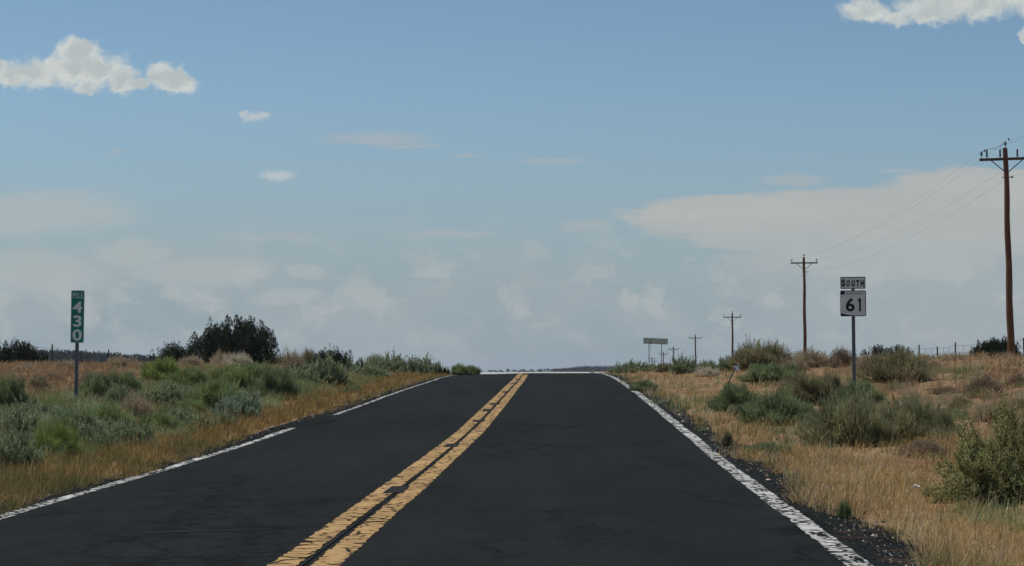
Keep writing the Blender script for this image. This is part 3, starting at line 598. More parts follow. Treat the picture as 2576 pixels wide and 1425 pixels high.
SHRUBS = [
 # key, u, v base, width, v top, label (, distance)
 ('sageblue', 602, 1062, 122, 985, 'pale blue grey sagebrush standing out at the grass edge left of the road'),
 ('sage', 572, 1080, 62, 1040, 'small grey green sagebrush at the lower left foot of the pale blue sagebrush'),
 ('rab', 556, 1034, 130, 962, 'bright green rabbitbrush just behind the pale blue sagebrush'),
 ('rabyel', 412, 966, 96, 906, 'yellow green rabbitbrush below the low juniper on the left slope'),
 ('rab', 482, 980, 90, 928, 'green rabbitbrush below the left side of the largest juniper'),
 ('rabdark', 250, 1001, 92, 944, 'dark green rabbitbrush right of the mile marker post'),
 ('rabdark', 312, 990, 84, 938, 'second dark green rabbitbrush right of the mile marker post'),
 ('sage', 297, 1020, 74, 968, 'grey green sagebrush in front of the dark rabbitbrush by the mile marker'),
 ('sage', 425, 1026, 116, 966, 'wide grey green sagebrush below the yellow green rabbitbrush'),
 ('rabdark', 696, 1004, 104, 928, 'tall dark green shrub right above the pale blue sagebrush'),
 ('rab', 632, 984, 140, 918, 'wide green rabbitbrush in front of the right half of the largest juniper'),
 ('rab', 575, 968, 88, 925, 'green rabbitbrush straight below the largest juniper'),
 ('sage', 815, 974, 142, 903, 'largest grey green sagebrush in front of the low black juniper'),
 ('sage', 765, 968, 80, 920, 'grey green sagebrush on the left side of the largest sagebrush mound'),
 ('sage', 925, 952, 96, 914, 'low sagebrush right of the largest sagebrush mound'),
 ('sage', 985, 941, 128, 893, 'tall rounded sagebrush on the left skyline near the road crest'),
 ('rab', 945, 941, 70, 900, 'olive shrub at the left side of the rounded skyline sagebrush'),
 ('sage', 1058, 938, 112, 903, 'sagebrush on the left skyline right of the tall rounded one'),
 ('sage', 1096, 939, 72, 912, 'last sagebrush before the little conifers on the left skyline'),
 ('rabdark', 890, 992, 46, 970, 'small green shrub alone in the rusty grass by the left road edge'),
 ('sage', 1022, 944, 84, 905, 'lower sagebrush between the two rounded ones on the left skyline'),
 ('rab', 1156, 938, 40, 918, 'green bush on the road crest right of the little conifers', 100),
 ('rab', 1185, 939, 44, 922, 'low green bush on the road crest nearest the far trees', 102),
 ('drypale', 600, 925, 66, 892, 'pale grey dry shrub in front of the foot of the largest juniper'),
 ('dry', 560, 922, 60, 888, 'brown dry shrub left of the pale grey dry shrub'),
 ('dry', 735, 926, 74, 887, 'grey twiggy shrub between the largest juniper and the low black juniper'),
 ('drydark', 745, 945, 60, 908, 'dark twiggy shrub in front of the grey twiggy skyline shrub'),
 ('olive', 778, 918, 52, 885, 'olive shrub at the left end of the low black juniper'),
 ('rabdark', 22, 1042, 100, 952, 'dark green shrub at the left picture edge beside the bare slope'),
 ('sage', 40, 1100, 110, 1030, 'grey green sagebrush at the left picture edge below the dark shrub'),
 ('sage', 38, 1188, 132, 1088, 'tall grey green sagebrush nearest the camera at the left picture edge'),
 ('rabyel', 148, 1160, 112, 1072, 'yellow green rabbitbrush right of the nearest left edge sagebrush'),
 ('sage', 240, 1146, 122, 1062, 'grey green sagebrush right of the near yellow green rabbitbrush'),
 ('rabdark', 190, 1110, 110, 1040, 'dark green shrub behind the near yellow green rabbitbrush'),
 ('sage', 330, 1130, 112, 1056, 'grey green sagebrush in the middle of the near left shrub band'),
 ('sage', 460, 1090, 140, 1032, 'long low sagebrush at the grass edge left of the pale blue sagebrush'),
 ('rab', 400, 1098, 90, 1042, 'green rabbitbrush left of the long low sagebrush'),
 ('rab', 482, 1046, 72, 1008, 'green rabbitbrush behind the long low sagebrush'),
 ('sage', 75, 1072, 110, 1012, 'grey green sagebrush left of the mile marker post foot'),
 ('dry', 345, 1060, 92, 1004, 'brownish dry shrub between the mile marker and the bright rabbitbrush'),
 ('rab', 275, 1080, 96, 1024, 'green shrub in front of the mile marker foot on its right side'),
 ('sage', 160, 1072, 90, 1022, 'grey green shrub in front of the mile marker foot on its left side'),
 ('olive', 100, 985, 52, 950, 'small olive shrub on the bare slope left of the mile marker'),
 ('drydark', 232, 970, 60, 940, 'dark dry shrub behind the mile marker post'),
 ('dry', 60, 938, 50, 918, 'low dry shrub on the slope below the left edge juniper'),
 ('dry', 170, 932, 56, 908, 'dry shrub on the skyline left of the mile marker post'),
 ('dry', 305, 925, 70, 900, 'brown dry shrub on the skyline in front of the far wooded hill'),
 ('dry', 480, 925, 60, 898, 'brown dry shrub in front of the low juniper'),
 ('drydark', 135, 958, 46, 940, 'small dark dry shrub on the bare slope left of the mile marker'),
 ('drydark', 660, 915, 50, 890, 'dark dry shrub at the right foot of the largest juniper'),
 ('olive', 690, 920, 60, 896, 'olive shrub right of the largest juniper'),
 ('sage', 870, 940, 66, 905, 'sagebrush right below the low black juniper'),
 # right of the road
 ('rabdark', 1848, 1036, 108, 970, 'dark green shrub below the leaning reflector post'),
 ('rabdark', 1958, 1070, 168, 990, 'widest dark green shrub in front of the route sign, nearest the grass verge'),
 ('sage', 1853, 1048, 50, 1018, 'small pale sagebrush between the two dark green shrubs'),
 ('rabdark', 1936, 962, 150, 918, 'dark green shrub right of the leaning reflector'),
 ('olive', 1912, 930, 150, 870, 'large olive mound on the right skyline below the third power pole'),
 ('leafy', 1884, 905, 44, 863, 'loose leafy sprigs sticking up on the left of the olive mound', 76),
 ('leafy', 1950, 908, 60, 864, 'loose leafy sprigs sticking up on the right of the olive mound', 76),
 ('sage', 1832, 936, 62, 898, 'grey green shrub at the left end of the olive mound'),
 ('sage', 1718, 942, 74, 897, 'rounded sagebrush at the foot of the fourth power pole'),
 ('sage', 1778, 934, 60, 907, 'low sagebrush between the third and fourth power poles'),
 ('drypale', 1778, 947, 56, 925, 'whitish dry shrub below the low sagebrush between two power poles'),
 ('sage', 1592, 940, 90, 909, 'rounded green shrub on the right skyline nearest the road crest'),
 ('sage', 1640, 939, 80, 917, 'low sagebrush below the legs of the grey board'),
 ('olive', 1668, 938, 44, 916, 'low olive shrub below the right leg of the grey board'),
 ('rab', 1552, 940, 40, 927, 'small yellowish shrub where the right edge line meets the crest'),
 ('rabdark', 1622, 984, 66, 958, 'low green shrub near the white edge line below the skyline bushes'),
 ('dry', 2040, 926, 90, 882, 'brown shrub at the foot of the second power pole'),
 ('dry', 2000, 935, 66, 905, 'dry shrub between the olive mound and the second power pole'),
 ('drydark', 2116, 925, 62, 880, 'brown shrub on the skyline left of the route sign post'),
 ('olive', 2016, 1022, 120, 946, 'olive shrub behind the widest dark green shrub'),
 ('olive', 2088, 1012, 76, 946, 'narrow olive shrub left of the route sign foot'),
 ('rabdark', 2162, 1016, 104, 964, 'dark green shrub in front of the route sign foot'),
 ('olive', 2258, 966, 172, 891, 'large brownish olive mound right of the route sign below the skyline junipers'),
 ('dry', 2190, 940, 90, 898, 'brown dry shrub between the route sign post and the large mound'),
 ('dry', 2330, 940, 70, 905, 'brown dry shrub at the right end of the large mound'),
 ('drydark', 2475, 1000, 88, 950, 'dark brown shrub on the slope below the rounded juniper'),
 ('drydark', 2378, 990, 72, 974, 'low dark twiggy heap on the slope left of the dark brown shrub'),
 ('drydark', 2560, 975, 50, 945, 'dark twiggy shrub at the right picture edge below the nearest power pole'),
 ('feather', 2130, 1122, 196, 1002, 'big feathery green rabbitbrush in the middle of the right bank'),
 ('feather', 2190, 1122, 90, 1050, 'darker green shrub against the right side of the big feathery rabbitbrush'),
 ('feather', 2295, 1112, 150, 1012, 'greyish olive shrub with bare stems right of the big feathery rabbitbrush'),
 ('feather', 2362, 1110, 84, 1040, 'dark green shrub at the right end of the greyish olive shrub'),
 ('drypale', 2275, 1100, 60, 1020, 'bare pale stems between the feathery rabbitbrush and the olive shrub'),
 ('leafy', 2500, 1264, 262, 1075, 'large leafy yellow green shrub near the camera at the right picture edge'),
 ('leafy', 2580, 1225, 210, 1000, 'taller leafy shrub behind the large leafy one, cut by the right picture edge'),
 ('drydark', 2325, 1152, 96, 1112, 'low dark brown shrub between the olive shrub and the large leafy shrub'),
 ('dry', 2490, 1062, 70, 1020, 'spiky dry shrub behind the large leafy shrub'),
 ('rabdark', 2122, 1302, 32, 1264, 'small green tuft at the broken road edge right of the white line'),
 ('olive', 1828, 1122, 24, 1088, 'small olive tuft at the broken road edge in the middle distance'),
 ('rabdark', 1930, 1144, 100, 1116, 'low green weed patch in the straw below the widest dark green shrub'),
 ('olive', 2420, 1040, 60, 1005, 'small olive shrub on the slope left of the spiky dry shrub'),
 ('dry', 2560, 1035, 60, 1000, 'brown shrub at the right picture edge above the leafy shrubs'),
]
FOL = 1.0
for e in SHRUBS: shrub(e[0], e[1], e[2], e[3], e[4], e[5], e[6] if len(e) > 6 else None)
# low growth nobody could count, between the shrubs
def undergrowth(name, label, cat, spots, keys):
    acc = Acc()
    cache = {}
    for k in keys:
        for q, (f, s, a, b) in enumerate(RAW[k]):
            V = np.concatenate(f.v); Q = np.concatenate(f.q); Cc = np.concatenate(f.c)
            if len(Q) > 7000:
                Q = Q[rng.permutation(len(Q))[:7000]]
            u_, inv = np.unique(Q, return_inverse=True); cache[(k, q)] = (V[u_], inv.reshape(-1, 4), Cc[u_], a, b)
    ks = list(cache)
    for (x, y, r, h) in spots:
        V, Q, Cc, a, b = cache[ks[rng.integers(len(ks))]]; th = rng.uniform(0, 6.28); c, s_ = math.cos(th), math.sin(th)
        m = min(1.0, 26.0 / y); sel = Q[rng.random(len(Q)) < m]; u_, inv = np.unique(sel, return_inverse=True); W = V[u_]
        g_ = 1 + (1 - m) * .35
        X = (W[:, 0] * c - W[:, 1] * s_) * r / a + x; Y = (W[:, 0] * s_ + W[:, 1] * c) * r / a + y
        acc.v.append(np.stack([X, Y, W[:, 2] * h / b + float(terrain(x, y)) - .02], 1)); acc.q.append(inv.reshape(-1, 4) + acc.n); acc.n += len(W); acc.c.append(Cc[u_] * np.exp(rng.normal(0, .12)))
    o = bpy.data.objects.new(name, acc.mesh(name, M_leaf)); C.objects.link(o); return tag(o, label, cat, kind='stuff')
def scatter(n, tf, y0, y1, r0, r1, hf=.75, umax=.33):
    out = []
    while len(out) < n:
        y = y0 * (y1 / y0) ** rng.random(); t_ = tf(y, rng.random()); x = t_ + float(Cx(y))
        if abs(x / y) > umax: 
            continue
        r = rng.uniform(r0, r1); out.append((x, y, r, r * hf * rng.uniform(.7, 1.2)))
    return out
undergrowth('undergrowth', 'low grey green growth filling the gaps between the shrubs left of the road', 'undergrowth', scatter(330, lambda y, q: -(4.9 + .008 * y + q * (3.2 + .055 * y)), 18, 92, .26, .52), ('sage', 'rab', 'rabdark'))
undergrowth('dry_scrub', 'low brown scrub dotted over the bare slope left of the road', 'scrub', scatter(90, lambda y, q: -(8 + .06 * y + q * 14), 34, 105, .22, .48, .6), ('dry', 'drydark', 'olive'))
undergrowth('dry_scrub', 'low brown scrub dotted over the bank right of the road', 'scrub', scatter(150, lambda y, q: 5.6 + .045 * y + q * 16, 20, 100, .12, .38, .6), ('dry', 'drydark', 'dry', 'olive'))
undergrowth('undergrowth', 'low olive growth filling the gaps between the shrubs in front of the route sign', 'undergrowth', scatter(95, lambda y, q: 5.3 + .045 * y + q * (2.6 + .03 * y), 27, 60, .2, .42, .7), ('feather', 'olive', 'dry', 'rabdark'))
# ------------------------------------------------------------------ junipers
def juniper(seed, W, H, sprays=150, leafn=95, col=(.030, .040, .024), pointy=0.0, fat=.085):
    """broad dome of upright flame-shaped sprays on spreading limbs, with gaps between them"""
    W *= 1.16; H *= 1.04; sprays = int(sprays * 1.35); r_ = np.random.default_rng(seed); f, s = Acc(), Acc()
    s.tube([(0, 0, -.2), (.03, 0, H * .2), (-.02, .03, H * .42)], [W * .04, W * .034, W * .02], (.09, .07, .055), 7)
    s1, s2 = r_.uniform(0, 6, 2); C3 = []
    for k in range(sprays):
        th = r_.uniform(0, 6.283); q = r_.random() ** .45; ph = math.asin(r_.uniform(.0, 1))
        lob = 1 + .13 * math.sin(3 * th + s1) + .10 * math.sin(5 * th + s2 + 2 * ph)
        R_ = W * .47 * lob * q; cx, cy = R_ * math.cos(ph) * math.cos(th), R_ * math.cos(ph) * math.sin(th)
        cz = H * (.10 + (.74 + .1 * pointy) * q * math.sin(ph) ** .8) * (1 - pointy * .5 * (R_ / (W * .5)))
        C3.append((cx, cy, cz))
        if k % 3 == 0:
            s.tube([(0, 0, H * .1), (cx * .45, cy * .45, cz * .45), (cx, cy, cz)], [W * .016, W * .009, W * .003], (.085, .065, .05), 4)
    C3 = np.array(C3); m = len(C3); j = np.repeat(np.arange(m), leafn); n = len(j)
    wr = W * fat * r_.uniform(.6, 1.2, m); hr = np.maximum(wr * 2.5, H * .13) * r_.uniform(.7, 1.25, m)
    tz = r_.random(n) ** 1.3; prof = np.sin(np.clip(.12 + tz * .9, 0, 1) * math.pi) ** .8 * (1.05 - .6 * tz)
    a2 = r_.uniform(0, 6.283, n); rr = np.sqrt(r_.random(n)) * wr[j] * prof
    P = C3[j] + np.stack([np.cos(a2) * rr, np.sin(a2) * rr, (tz - .35) * hr[j]], 1); P[:, 2] = np.maximum(P[:, 2], .05)
    d = unit(np.stack([np.cos(a2) * .45, np.sin(a2) * .45, np.full(n, .9)], 1) + r_.normal(0, .28, (n, 3)))
    sc = (W / 5) ** .4; cc = jit(col, n, .25, .06) * np.exp(r_.normal(0, .2, m))[j][:, None]
    f.leaves(P, d, r_.uniform(.06, .13, n) * sc, .040 * sc, cc)
    return f, s
def place_tree(name, label, u, D, wpx, vt, seed, group=None, cat='tree', **kw):
    x = (u - 1288) / F * D; z = ground(x, D); H = at(u, vt, D).z - z; W = wpx * D / F
    f, s = juniper(seed, W, H, **kw); o = thing(name, label, cat, (x, D, z), group)
    part('crown', f.mesh('crown', M_leaf), o); part('trunk', s.mesh('trunk', M_bark), o); return o
G = 'junipers on the skyline'
place_tree('juniper_tree', 'largest juniper, broad dark crown on the left skyline behind the sagebrush', 590, 112, 206, 793, 5, G, sprays=330, leafn=130, fat=.060)
place_tree('juniper_tree', 'low dark juniper touching the left foot of the largest juniper', 440, 113, 100, 864, 4, G, sprays=90, fat=.10)
place_tree('juniper_tree', 'dark juniper at the left edge of the picture left of the mile marker', 35, 104, 118, 859, 6, G, sprays=120, fat=.085)
place_tree('juniper_tree', 'small dark juniper behind the fence post nearest the left edge juniper', 98, 108, 50, 880, 16, G, sprays=50, fat=.11)
place_tree('juniper_tree', 'low black juniper right of the largest juniper with bare dead twigs on top', 838, 102, 100, 879, 8, G, sprays=110, fat=.09)
place_tree('juniper_tree', 'tiny juniper just right of the low black juniper with dead twigs', 905, 104, 26, 899, 9, G, sprays=26, fat=.17)
place_tree('juniper_tree', 'dense rounded dark juniper beside the foot of the nearest power pole', 2508, 98, 106, 859, 10, G, sprays=260, fat=.09, leafn=110)
place_tree('juniper_tree', 'flat topped juniper on the right skyline just right of the route sign post', 2205, 112, 80, 871, 12, G, sprays=70, fat=.09)
place_tree('juniper_tree', 'flat topped juniper on the right skyline left of the wire fence', 2258, 114, 76, 869, 13, G, sprays=70, fat=.09)
for i, (u, vt, wp, lb) in enumerate(((1106, 903, 12, 'tallest of the three little pointed conifers on the left skyline near the road crest'), (1119, 911, 11, 'middle one of the three little pointed conifers near the road crest'), (1128, 917, 9, 'lowest of the three little pointed conifers near the road crest'))):
    place_tree('conifer_tree', lb, u, 108, wp, vt, 40 + i, 'little conifers near the road crest', sprays=26, leafn=80, pointy=1.0, fat=.16, col=(.02, .028, .022))
# dead twigs standing out of the low black juniper
acc = Acc(); x0 = (838 - 1288) / F * 102
jz = at(838, 884, 102).z
for pts in (((0, 0, -.7), (-.03, 0, .0), (-.12, 0, .28), (-.16, 0, .42)), ((0, 0, -.1), (.1, 0, .15), (.13, 0, .33)), ((-.12, 0, .28), (-.05, 0, .36), (-.02, 0, .46)), ((.1, 0, .15), (.04, 0, .25))):
    acc.tube([(x0 + p[0], 101.4 + p[1], jz + p[2]) for p in pts], [.016, .012, .009, .007][:len(pts)], (.16, .14, .13), 4)
o = bpy.data.objects.new('dead_branch', acc.mesh('dead_branch', M_bark)); C.objects.link(o)
tag(o, 'bare forked dead branch standing above the low black juniper', 'branch')

# far trees beyond the crest, each on its own
def far_tree_mesh(seed, col=(.03, .04, .038)):
    r_ = np.random.default_rng(seed); f = Acc(); n = 900; k = 9
    cc = np.stack([r_.normal(0, .8, k), r_.normal(0, .8, k), r_.uniform(.6, 2.6, k)], 1); j = r_.integers(0, k, n)
    P = cc[j] + unit(r_.normal(size=(n, 3))) * r_.random((n, 1)) ** .4 * r_.uniform(.45, .8, k)[j][:, None]; P[:, 2] = np.maximum(P[:, 2], 0)
    f.leaves(P, unit(r_.normal(size=(n, 3)) + UP * .5), .35, .2, jit(col, n, .2)); f.tube([(0, 0, -.5), (0, 0, 1.2)], [.16, .1], (.05, .04, .03), 5)
    return f.mesh('far_tree', M_leaf)
FT = [far_tree_mesh(100 + i) for i in range(5)]
fts = [(1212, 934, 10), (1233, 930.5, 11), (1246, 931, 11), (1259, 930.5, 15), (1277, 928, 11), (1293, 930, 12), (1306, 932, 11), (1319, 928.5, 15), (1337, 928.5, 15), (1357, 928.5, 20), (1376, 927.5, 16), (1392, 927.5, 12)]
for i, (u, vt, wp) in enumerate(fts):
    D = 1700 + (i * 37) % 60; x = (u - 1288) / F * D; z = ground(x, D) - .1
    o = bpy.data.objects.new('far_tree', FT[i % 5]); C.objects.link(o); o.location = (x, D, z)
    sx = wp * D / F / 3.2; o.scale = (sx, sx, max(.4, (at(u, vt, D).z - z) / 3.2)); o.rotation_euler[2] = i * 1.3
    lb = ('first', 'second', 'third', 'fourth', 'fifth', 'sixth', 'seventh', 'eighth', 'ninth', 'tenth', 'eleventh', 'twelfth')[i]
    tag(o, 'tiny bluish far tree above the road crest, %s from the left in its row' % lb, 'tree', 'far trees above the road crest')
# far woods: one mass on the left hill, one mass beyond the crest
def woods(name, label, n, ur, dr, hgt, size, col):
    r_ = np.random.default_rng(len(label)); u_ = r_.uniform(*ur, n); D = r_.uniform(*dr, n); x = (u_ - 1288) / F * D; z = terrain(x, D)
    f = Acc(); m = 42; j = np.repeat(np.arange(n), m); h = r_.uniform(.4, 1.0, n) * hgt * (1 if hgt < 5 else np.clip(.45 + (u_ - 1392) / 140, .45, 1)); rw = h * r_.uniform(.45, .8, n)
    dv = unit(r_.normal(size=(len(j), 3))); P = np.stack([x[j], D[j], z[j] + h[j] * .5], 1) + dv * np.stack([rw[j], rw[j], h[j] * .5], 1) * r_.random((len(j), 1)) ** .35
    f.leaves(P, unit(dv + UP * .6 + r_.normal(0, .4, dv.shape)), size, size * .6, jit(col, len(j), .22))
    o = bpy.data.objects.new(name, f.mesh(name, M_leaf)); C.objects.link(o); return tag(o, label, 'woodland', kind='stuff')
woods('distant_woodland', 'dark wooded hill on the far left skyline behind the mile marker', 1500, (-250, 640), (640, 800), 4.6, .8, (.030, .038, .038))
woods('distant_woodland', 'thin dark line of far woods above the road crest right of the centre line', 330, (1392, 1720), (1760, 2150), 5.4, 1.1, (.028, .037, .036))

# ------------------------------------------------------------------ power line
def insulator(c, s=1.0):
    m = MB(); m.lathe(c, [(.016 * s, 0), (.016 * s, .12 * s), (.055 * s, .125 * s), (.085 * s, .15 * s), (.045 * s, .17 * s), (.075 * s, .20 * s), (.07 * s, .22 * s), (.035 * s, .235 * s), (.05 * s, .27 * s), (.04 * s, .30 * s)], 10); return m
POLES = [  # u of the foot, D, v of pole top, lean, label
    (2543, 91, 373, -.016, 'nearest and tallest power pole at the right edge with extra cylinders on its crossarm'),
    (2025, 182, 648, -.004, 'second power pole, between the route sign and the big olive bush on the skyline'),
    (1843, 272, 789, -.003, 'third power pole, standing above the olive bush left of the second pole'),
    (1750, 371, 844, -.006, 'fourth power pole, right of the grey roadside board'),
    (1694.5, 455, 873.5, -.006, 'fifth power pole, just right of the grey board'),
    (1668.5, 522, 886, 0, 'sixth power pole, beside the right leg of the grey board'),
    (1640, 625, 899, 0, 'seventh power pole, double armed, beside the left leg of the grey board'),
    (1646, 760, 906, .01, 'farthest power pole, tiny, between the two legs of the grey board')]
WP = []
for i, (u, D, vt, lean, lb) in enumerate(POLES):
    x = (u - 1288) / F * D; z = ground(x, D); H = at(u, vt, D).z - z
    o = thing('power_pole', lb, 'power pole', (x, D, z), 'power poles in a row right of the road', (0, lean, math.radians(-4 if i else -3)))
    a = Acc(); k = 14; zz = np.linspace(-.3, H, k)
    a.tube([(.02 * math.sin(q * 1.3 + i), .02 * math.cos(q), zv) for q, zv in enumerate(zz)], [.175 - .065 * q / (k - 1) + .006 * math.sin(q * 2.7 + i) for q in range(k)], (1, 1, 1), 12)
    sm = MB(); sm.lathe((.02 * math.sin((k - 1) * 1.3 + i), .02 * math.cos(k - 1), 0), [(.109, H - .01), (.10, H + .012)], 12)
    me = a.mesh('shaft', M_wood, True); part('shaft', me, o); part('pole_top', sm.mesh('pole_top', M_wood), o)
    az = H - .52; m = MB(); m.box((0, -.17, az), (2.44, .095, .12), ry=-.012 if i == 0 else 0); part('crossarm', m.mesh('crossarm', M_arm), o)
    for s in (-1, 1):
        m = MB(); m.bar((s * .72, -.235, az - .05), (s * .04, -.19, az - .62), .012, .045); part('brace', m.mesh('brace', M_dsteel), o)
        part('insulator', insulator((s * 1.13, -.17, az + .06)).mesh('insulator', M_insul, smooth=True), o)
    part('insulator', insulator((0, 0, H + .01)).mesh('insulator', M_insul, smooth=True), o)
    m = MB(); m.bar((-.20, 0, az - .82), (.24, 0, az - .82), .035, .035); nb = part('neutral_bracket', m.mesh('neutral_bracket', M_dsteel), o); m = MB(); m.lathe((.27, 0, az - .87), [(.03, 0), (.045, .03), (.045, .07), (.03, .1)], 8); part('spool', m.mesh('spool', M_insul), nb)
    if i == 6:
        m = MB(); m.box((0, -.17, az - .75), (2.1, .095, .12)); part('crossarm', m.mesh('crossarm', M_arm), o)
    if i in (0, 4):
        for xx in (-.88, -.28) + ((.5, .9) if i == 0 else ()):
            m = MB(); m.lathe((xx, -.17, az + .06), [(.018, 0), (.018, .05), (.05, .06), (.055, .11), (.035, .13), (.042, .15), (.042, .33), (.052, .34), (.03, .38), (.012, .40)], 10); part('surge_arrester', m.mesh('surge_arrester', M_insul, smooth=True), o)
    if i == 0:                                # lead wires and little spinners on the top
        a = Acc(); a.tube([(-1.13, -.17, az + .34), (-1.0, -.17, az + .40), (-.88, -.17, az + .46), (-.4, -.1, az + .5), (0, 0, H + .28)], [.008] * 5, (.1, .1, .1), 4)
        a.tube([(-.28, -.17, az + .46), (-.18, -.1, az + .66), (0, 0, H + .25)], [.008] * 3, (.1, .1, .1), 4); part('jumper_wire', a.mesh('jumper_wire', M_wire), o)
        m = MB(); m.box((.16, 0, H + .40), (.05, .05, .12), ry=-.4); part('wire_clip', m.mesh('wire_clip', M_dsteel), o); m = MB(); m.box((-.98, -.17, az + .40), (.05, .05, .11), ry=.3); part('wire_clip', m.mesh('wire_clip', M_dsteel), o)
    WP.append((x + lean * H, D, z + H))
def span_wire(offx, offz, sag=.95):
    pts = []; seq = [(WP[0][0] - 4.0, -2.0, WP[0][2] - 1.2)] + WP
    for (a, b) in zip(seq[:-1], seq[1:]):
        for k in range(14):
            f = k / 14; pts.append((a[0] + (b[0] - a[0]) * f + offx, a[1] + (b[1] - a[1]) * f, a[2] + (b[2] - a[2]) * f + offz - 4 * sag * f * (1 - f) * ((b[1] - a[1]) / 90) ** 1.5))
    pts.append((WP[-1][0] + offx, WP[-1][1], WP[-1][2] + offz)); return pts
for offx, offz, lb in ((-1.13, -.16, 'power line wire strung from the left crossarm tips of the poles'), (0, .3, 'topmost power line wire strung over the pole tops'), (1.13, -.16, 'power line wire strung from the right crossarm tips of the poles'), (.2, -1.32, 'lowest power line wire strung below the crossarms')):
    a = Acc(); p = span_wire(offx, offz); a.tube(p, [.0035 for q in p], (.1, .1, .1), 4)
    o = bpy.data.objects.new('power_line', a.mesh('power_line', M_wire)); C.objects.link(o); tag(o, lb, 'power line', 'overhead power wires')

# ------------------------------------------------------------------ signs
def text_mesh(body, size, m, sx=1.0, offset=0.0, spacing=1.0, shear=0):
    cu = bpy.data.curves.new('text', 'FONT'); cu.body = body; cu.size = size; cu.align_x = 'CENTER'; cu.align_y = 'CENTER'; cu.offset = offset; cu.extrude = .0012; cu.space_character = spacing; cu.resolution_u = 6
    to = bpy.data.objects.new('text', cu); C.objects.link(to); dg = bpy.context.evaluated_depsgraph_get(); dg.update()
    me = bpy.data.meshes.new_from_object(to.evaluated_get(dg)); bpy.data.objects.remove(to)
    vs = np.array([v.co[:] for v in me.vertices]); c = (vs.max(0) + vs.min(0)) / 2
    for v in me.vertices:
        p = v.co - Vector(c); v.co = (p.x * sx, -p.z, p.y)
    me.materials.clear(); me.materials.append(m); me.update(); return me, (vs.max(0) - vs.min(0))
def fit_text(parent, body, m, cx, cz, wd, h, y, offset=0.0, spacing=1.0, name='lettering'):
    me, d = text_mesh(body, 1.0, m, 1.0, offset / h, spacing); sx, sz = wd / d[0], h / d[1]
    for v in me.vertices: v.co = (v.co.x * sx + cx, v.co.y * (1 if abs(v.co.y) < .01 else .01) + y, v.co.z * sz + cz)
    me.name = name; return part(name, me, parent)
def upost(h, m):
    b = MB(); b.box((0, .03, h / 2 - .2), (.050, .006, h + .4)); b.box((-.028, .018, h / 2 - .2), (.006, .03, h + .4)); b.box((.028, .018, h / 2 - .2), (.006, .03, h + .4)); b.box((-.035, .004, h / 2 - .2), (.014, .005, h + .4)); b.box((.035, .004, h / 2 - .2), (.014, .005, h + .4))
    return b.mesh('post', m)
# mile marker
D = 46.0; x = (193 - 1288) / F * D; z = ground(x, D); zt = at(198, 731, D).z - z; zb = at(196, 863, D).z - z
print('mile marker', x, z, zt, zb, 'v base', 936 - (z - CZ) / D * F)
o = thing('mile_marker', 'tall narrow green mile marker reading MILE 430 on a steel post left of the road', 'mile marker', (x, D, z), None, (0, .008, math.radians(4)))
part('post', upost(zb + .3, M_steel), o)
m = MB(); m.prism(rrect(0, (zt + zb) / 2, .305, zt - zb, .035), -.006, -.002); pn = part('sign_panel', m.mesh('sign_panel', M_steel), o)
cz = (zt + zb) / 2; hh = zt - zb
m = MB(); m.prism(rrect(0, cz, .297, hh - .012, .032), -.0085, -.0065); part('border', m.mesh('border', M_letter), o)
m = MB(); m.prism(rrect(0, cz, .283, hh - .026, .027), -.0105, -.009); part('green_face', m.mesh('green_face', M_green), o)
S_ = hh / 1175.0
fit_text(o, 'MILE', M_letter, 0, zt - 115 * S_, .232, 125 * S_, -.0125, .0, 1.15)
fit_text(o, '4', M_letter, -.005, zt - 375 * S_, .22, 250 * S_, -.0125, .006)
fit_text(o, '3', M_letter, 0, zt - 690 * S_, .19, 255 * S_, -.0125, .006)
fit_text(o, '0', M_letter, .0, zt - 1000 * S_, .21, 255 * S_, -.0125, .006)
m = MB(); m.lathe((0, 0, 0), [(.008, 0), (.008, .004)], 8)
bolt = m.mesh('bolt', M_dsteel)
for zz in (zt - 40 * S_, zb + 45 * S_):
    b = part('bolt', bolt, o); b.location = (0, -.0125, zz); b.rotation_euler = (math.pi / 2, 0, 0)
# route sign
D = 47.2; x = (2148 - 1288) / F * D; z = ground(x, D); v2z = lambda v: at(2147, v, D).z - z
print('route sign', x, z, 'v base', 936 - (z - CZ) / D * F)
o = thing('route_sign', 'white square route 61 sign below a SOUTH plate on a steel post', 'road sign', (x, D, z), None, (0, -.006, math.radians(-3)))
part('post', upost(v2z(703), M_steel), o)
PX = D / F; W1 = 63 * PX; zc = (v2z(697) + v2z(727)) / 2; h1 = 30.5 * PX
m = MB(); m.prism(rrect(0, zc, W1, h1, .02), -.006, -.002); m2 = m
pl = part('sign_panel', m.mesh('sign_panel', M_white), o, 'white SOUTH direction plate with a black border')
m = MB(); m.prism(rrect(0, zc, W1 - .012, h1 - .012, .018), -.0085, -.0065); part('border', m.mesh('border', M_black), pl)
m = MB(); m.prism(rrect(0, zc, W1 - .046, h1 - .046, .010), -.0105, -.009); part('white_face', m.mesh('white_face', M_white), pl)
fit_text(pl, 'S', M_black, -.225, zc - .003, .085, .175, -.0125, .010)
for ch, xx, wc in (('O', -.115, .082), ('U', .005, .080), ('T', .113, .080), ('H', .22, .078)): fit_text(pl, ch, M_black, xx, zc - .012, wc, .152, -.0125, .010)
zc = (v2z(731) + v2z(796.5)) / 2; h2 = 65.5 * PX; W2 = 64.5 * PX
m = MB(); m.prism(rrect(0, zc, W2, h2, .035), -.006, -.002)
p2 = part('sign_panel', m.mesh('sign_panel', M_white), o, 'white ARIZONA 61 square plate with a black border')
m = MB(); m.prism(rrect(0, zc, W2 - .010, h2 - .010, .034), -.0085, -.0065); part('border', m.mesh('border', M_black), p2)
L_, T_ = -W2 / 2, zc + h2 / 2; s = W2 / 615.0
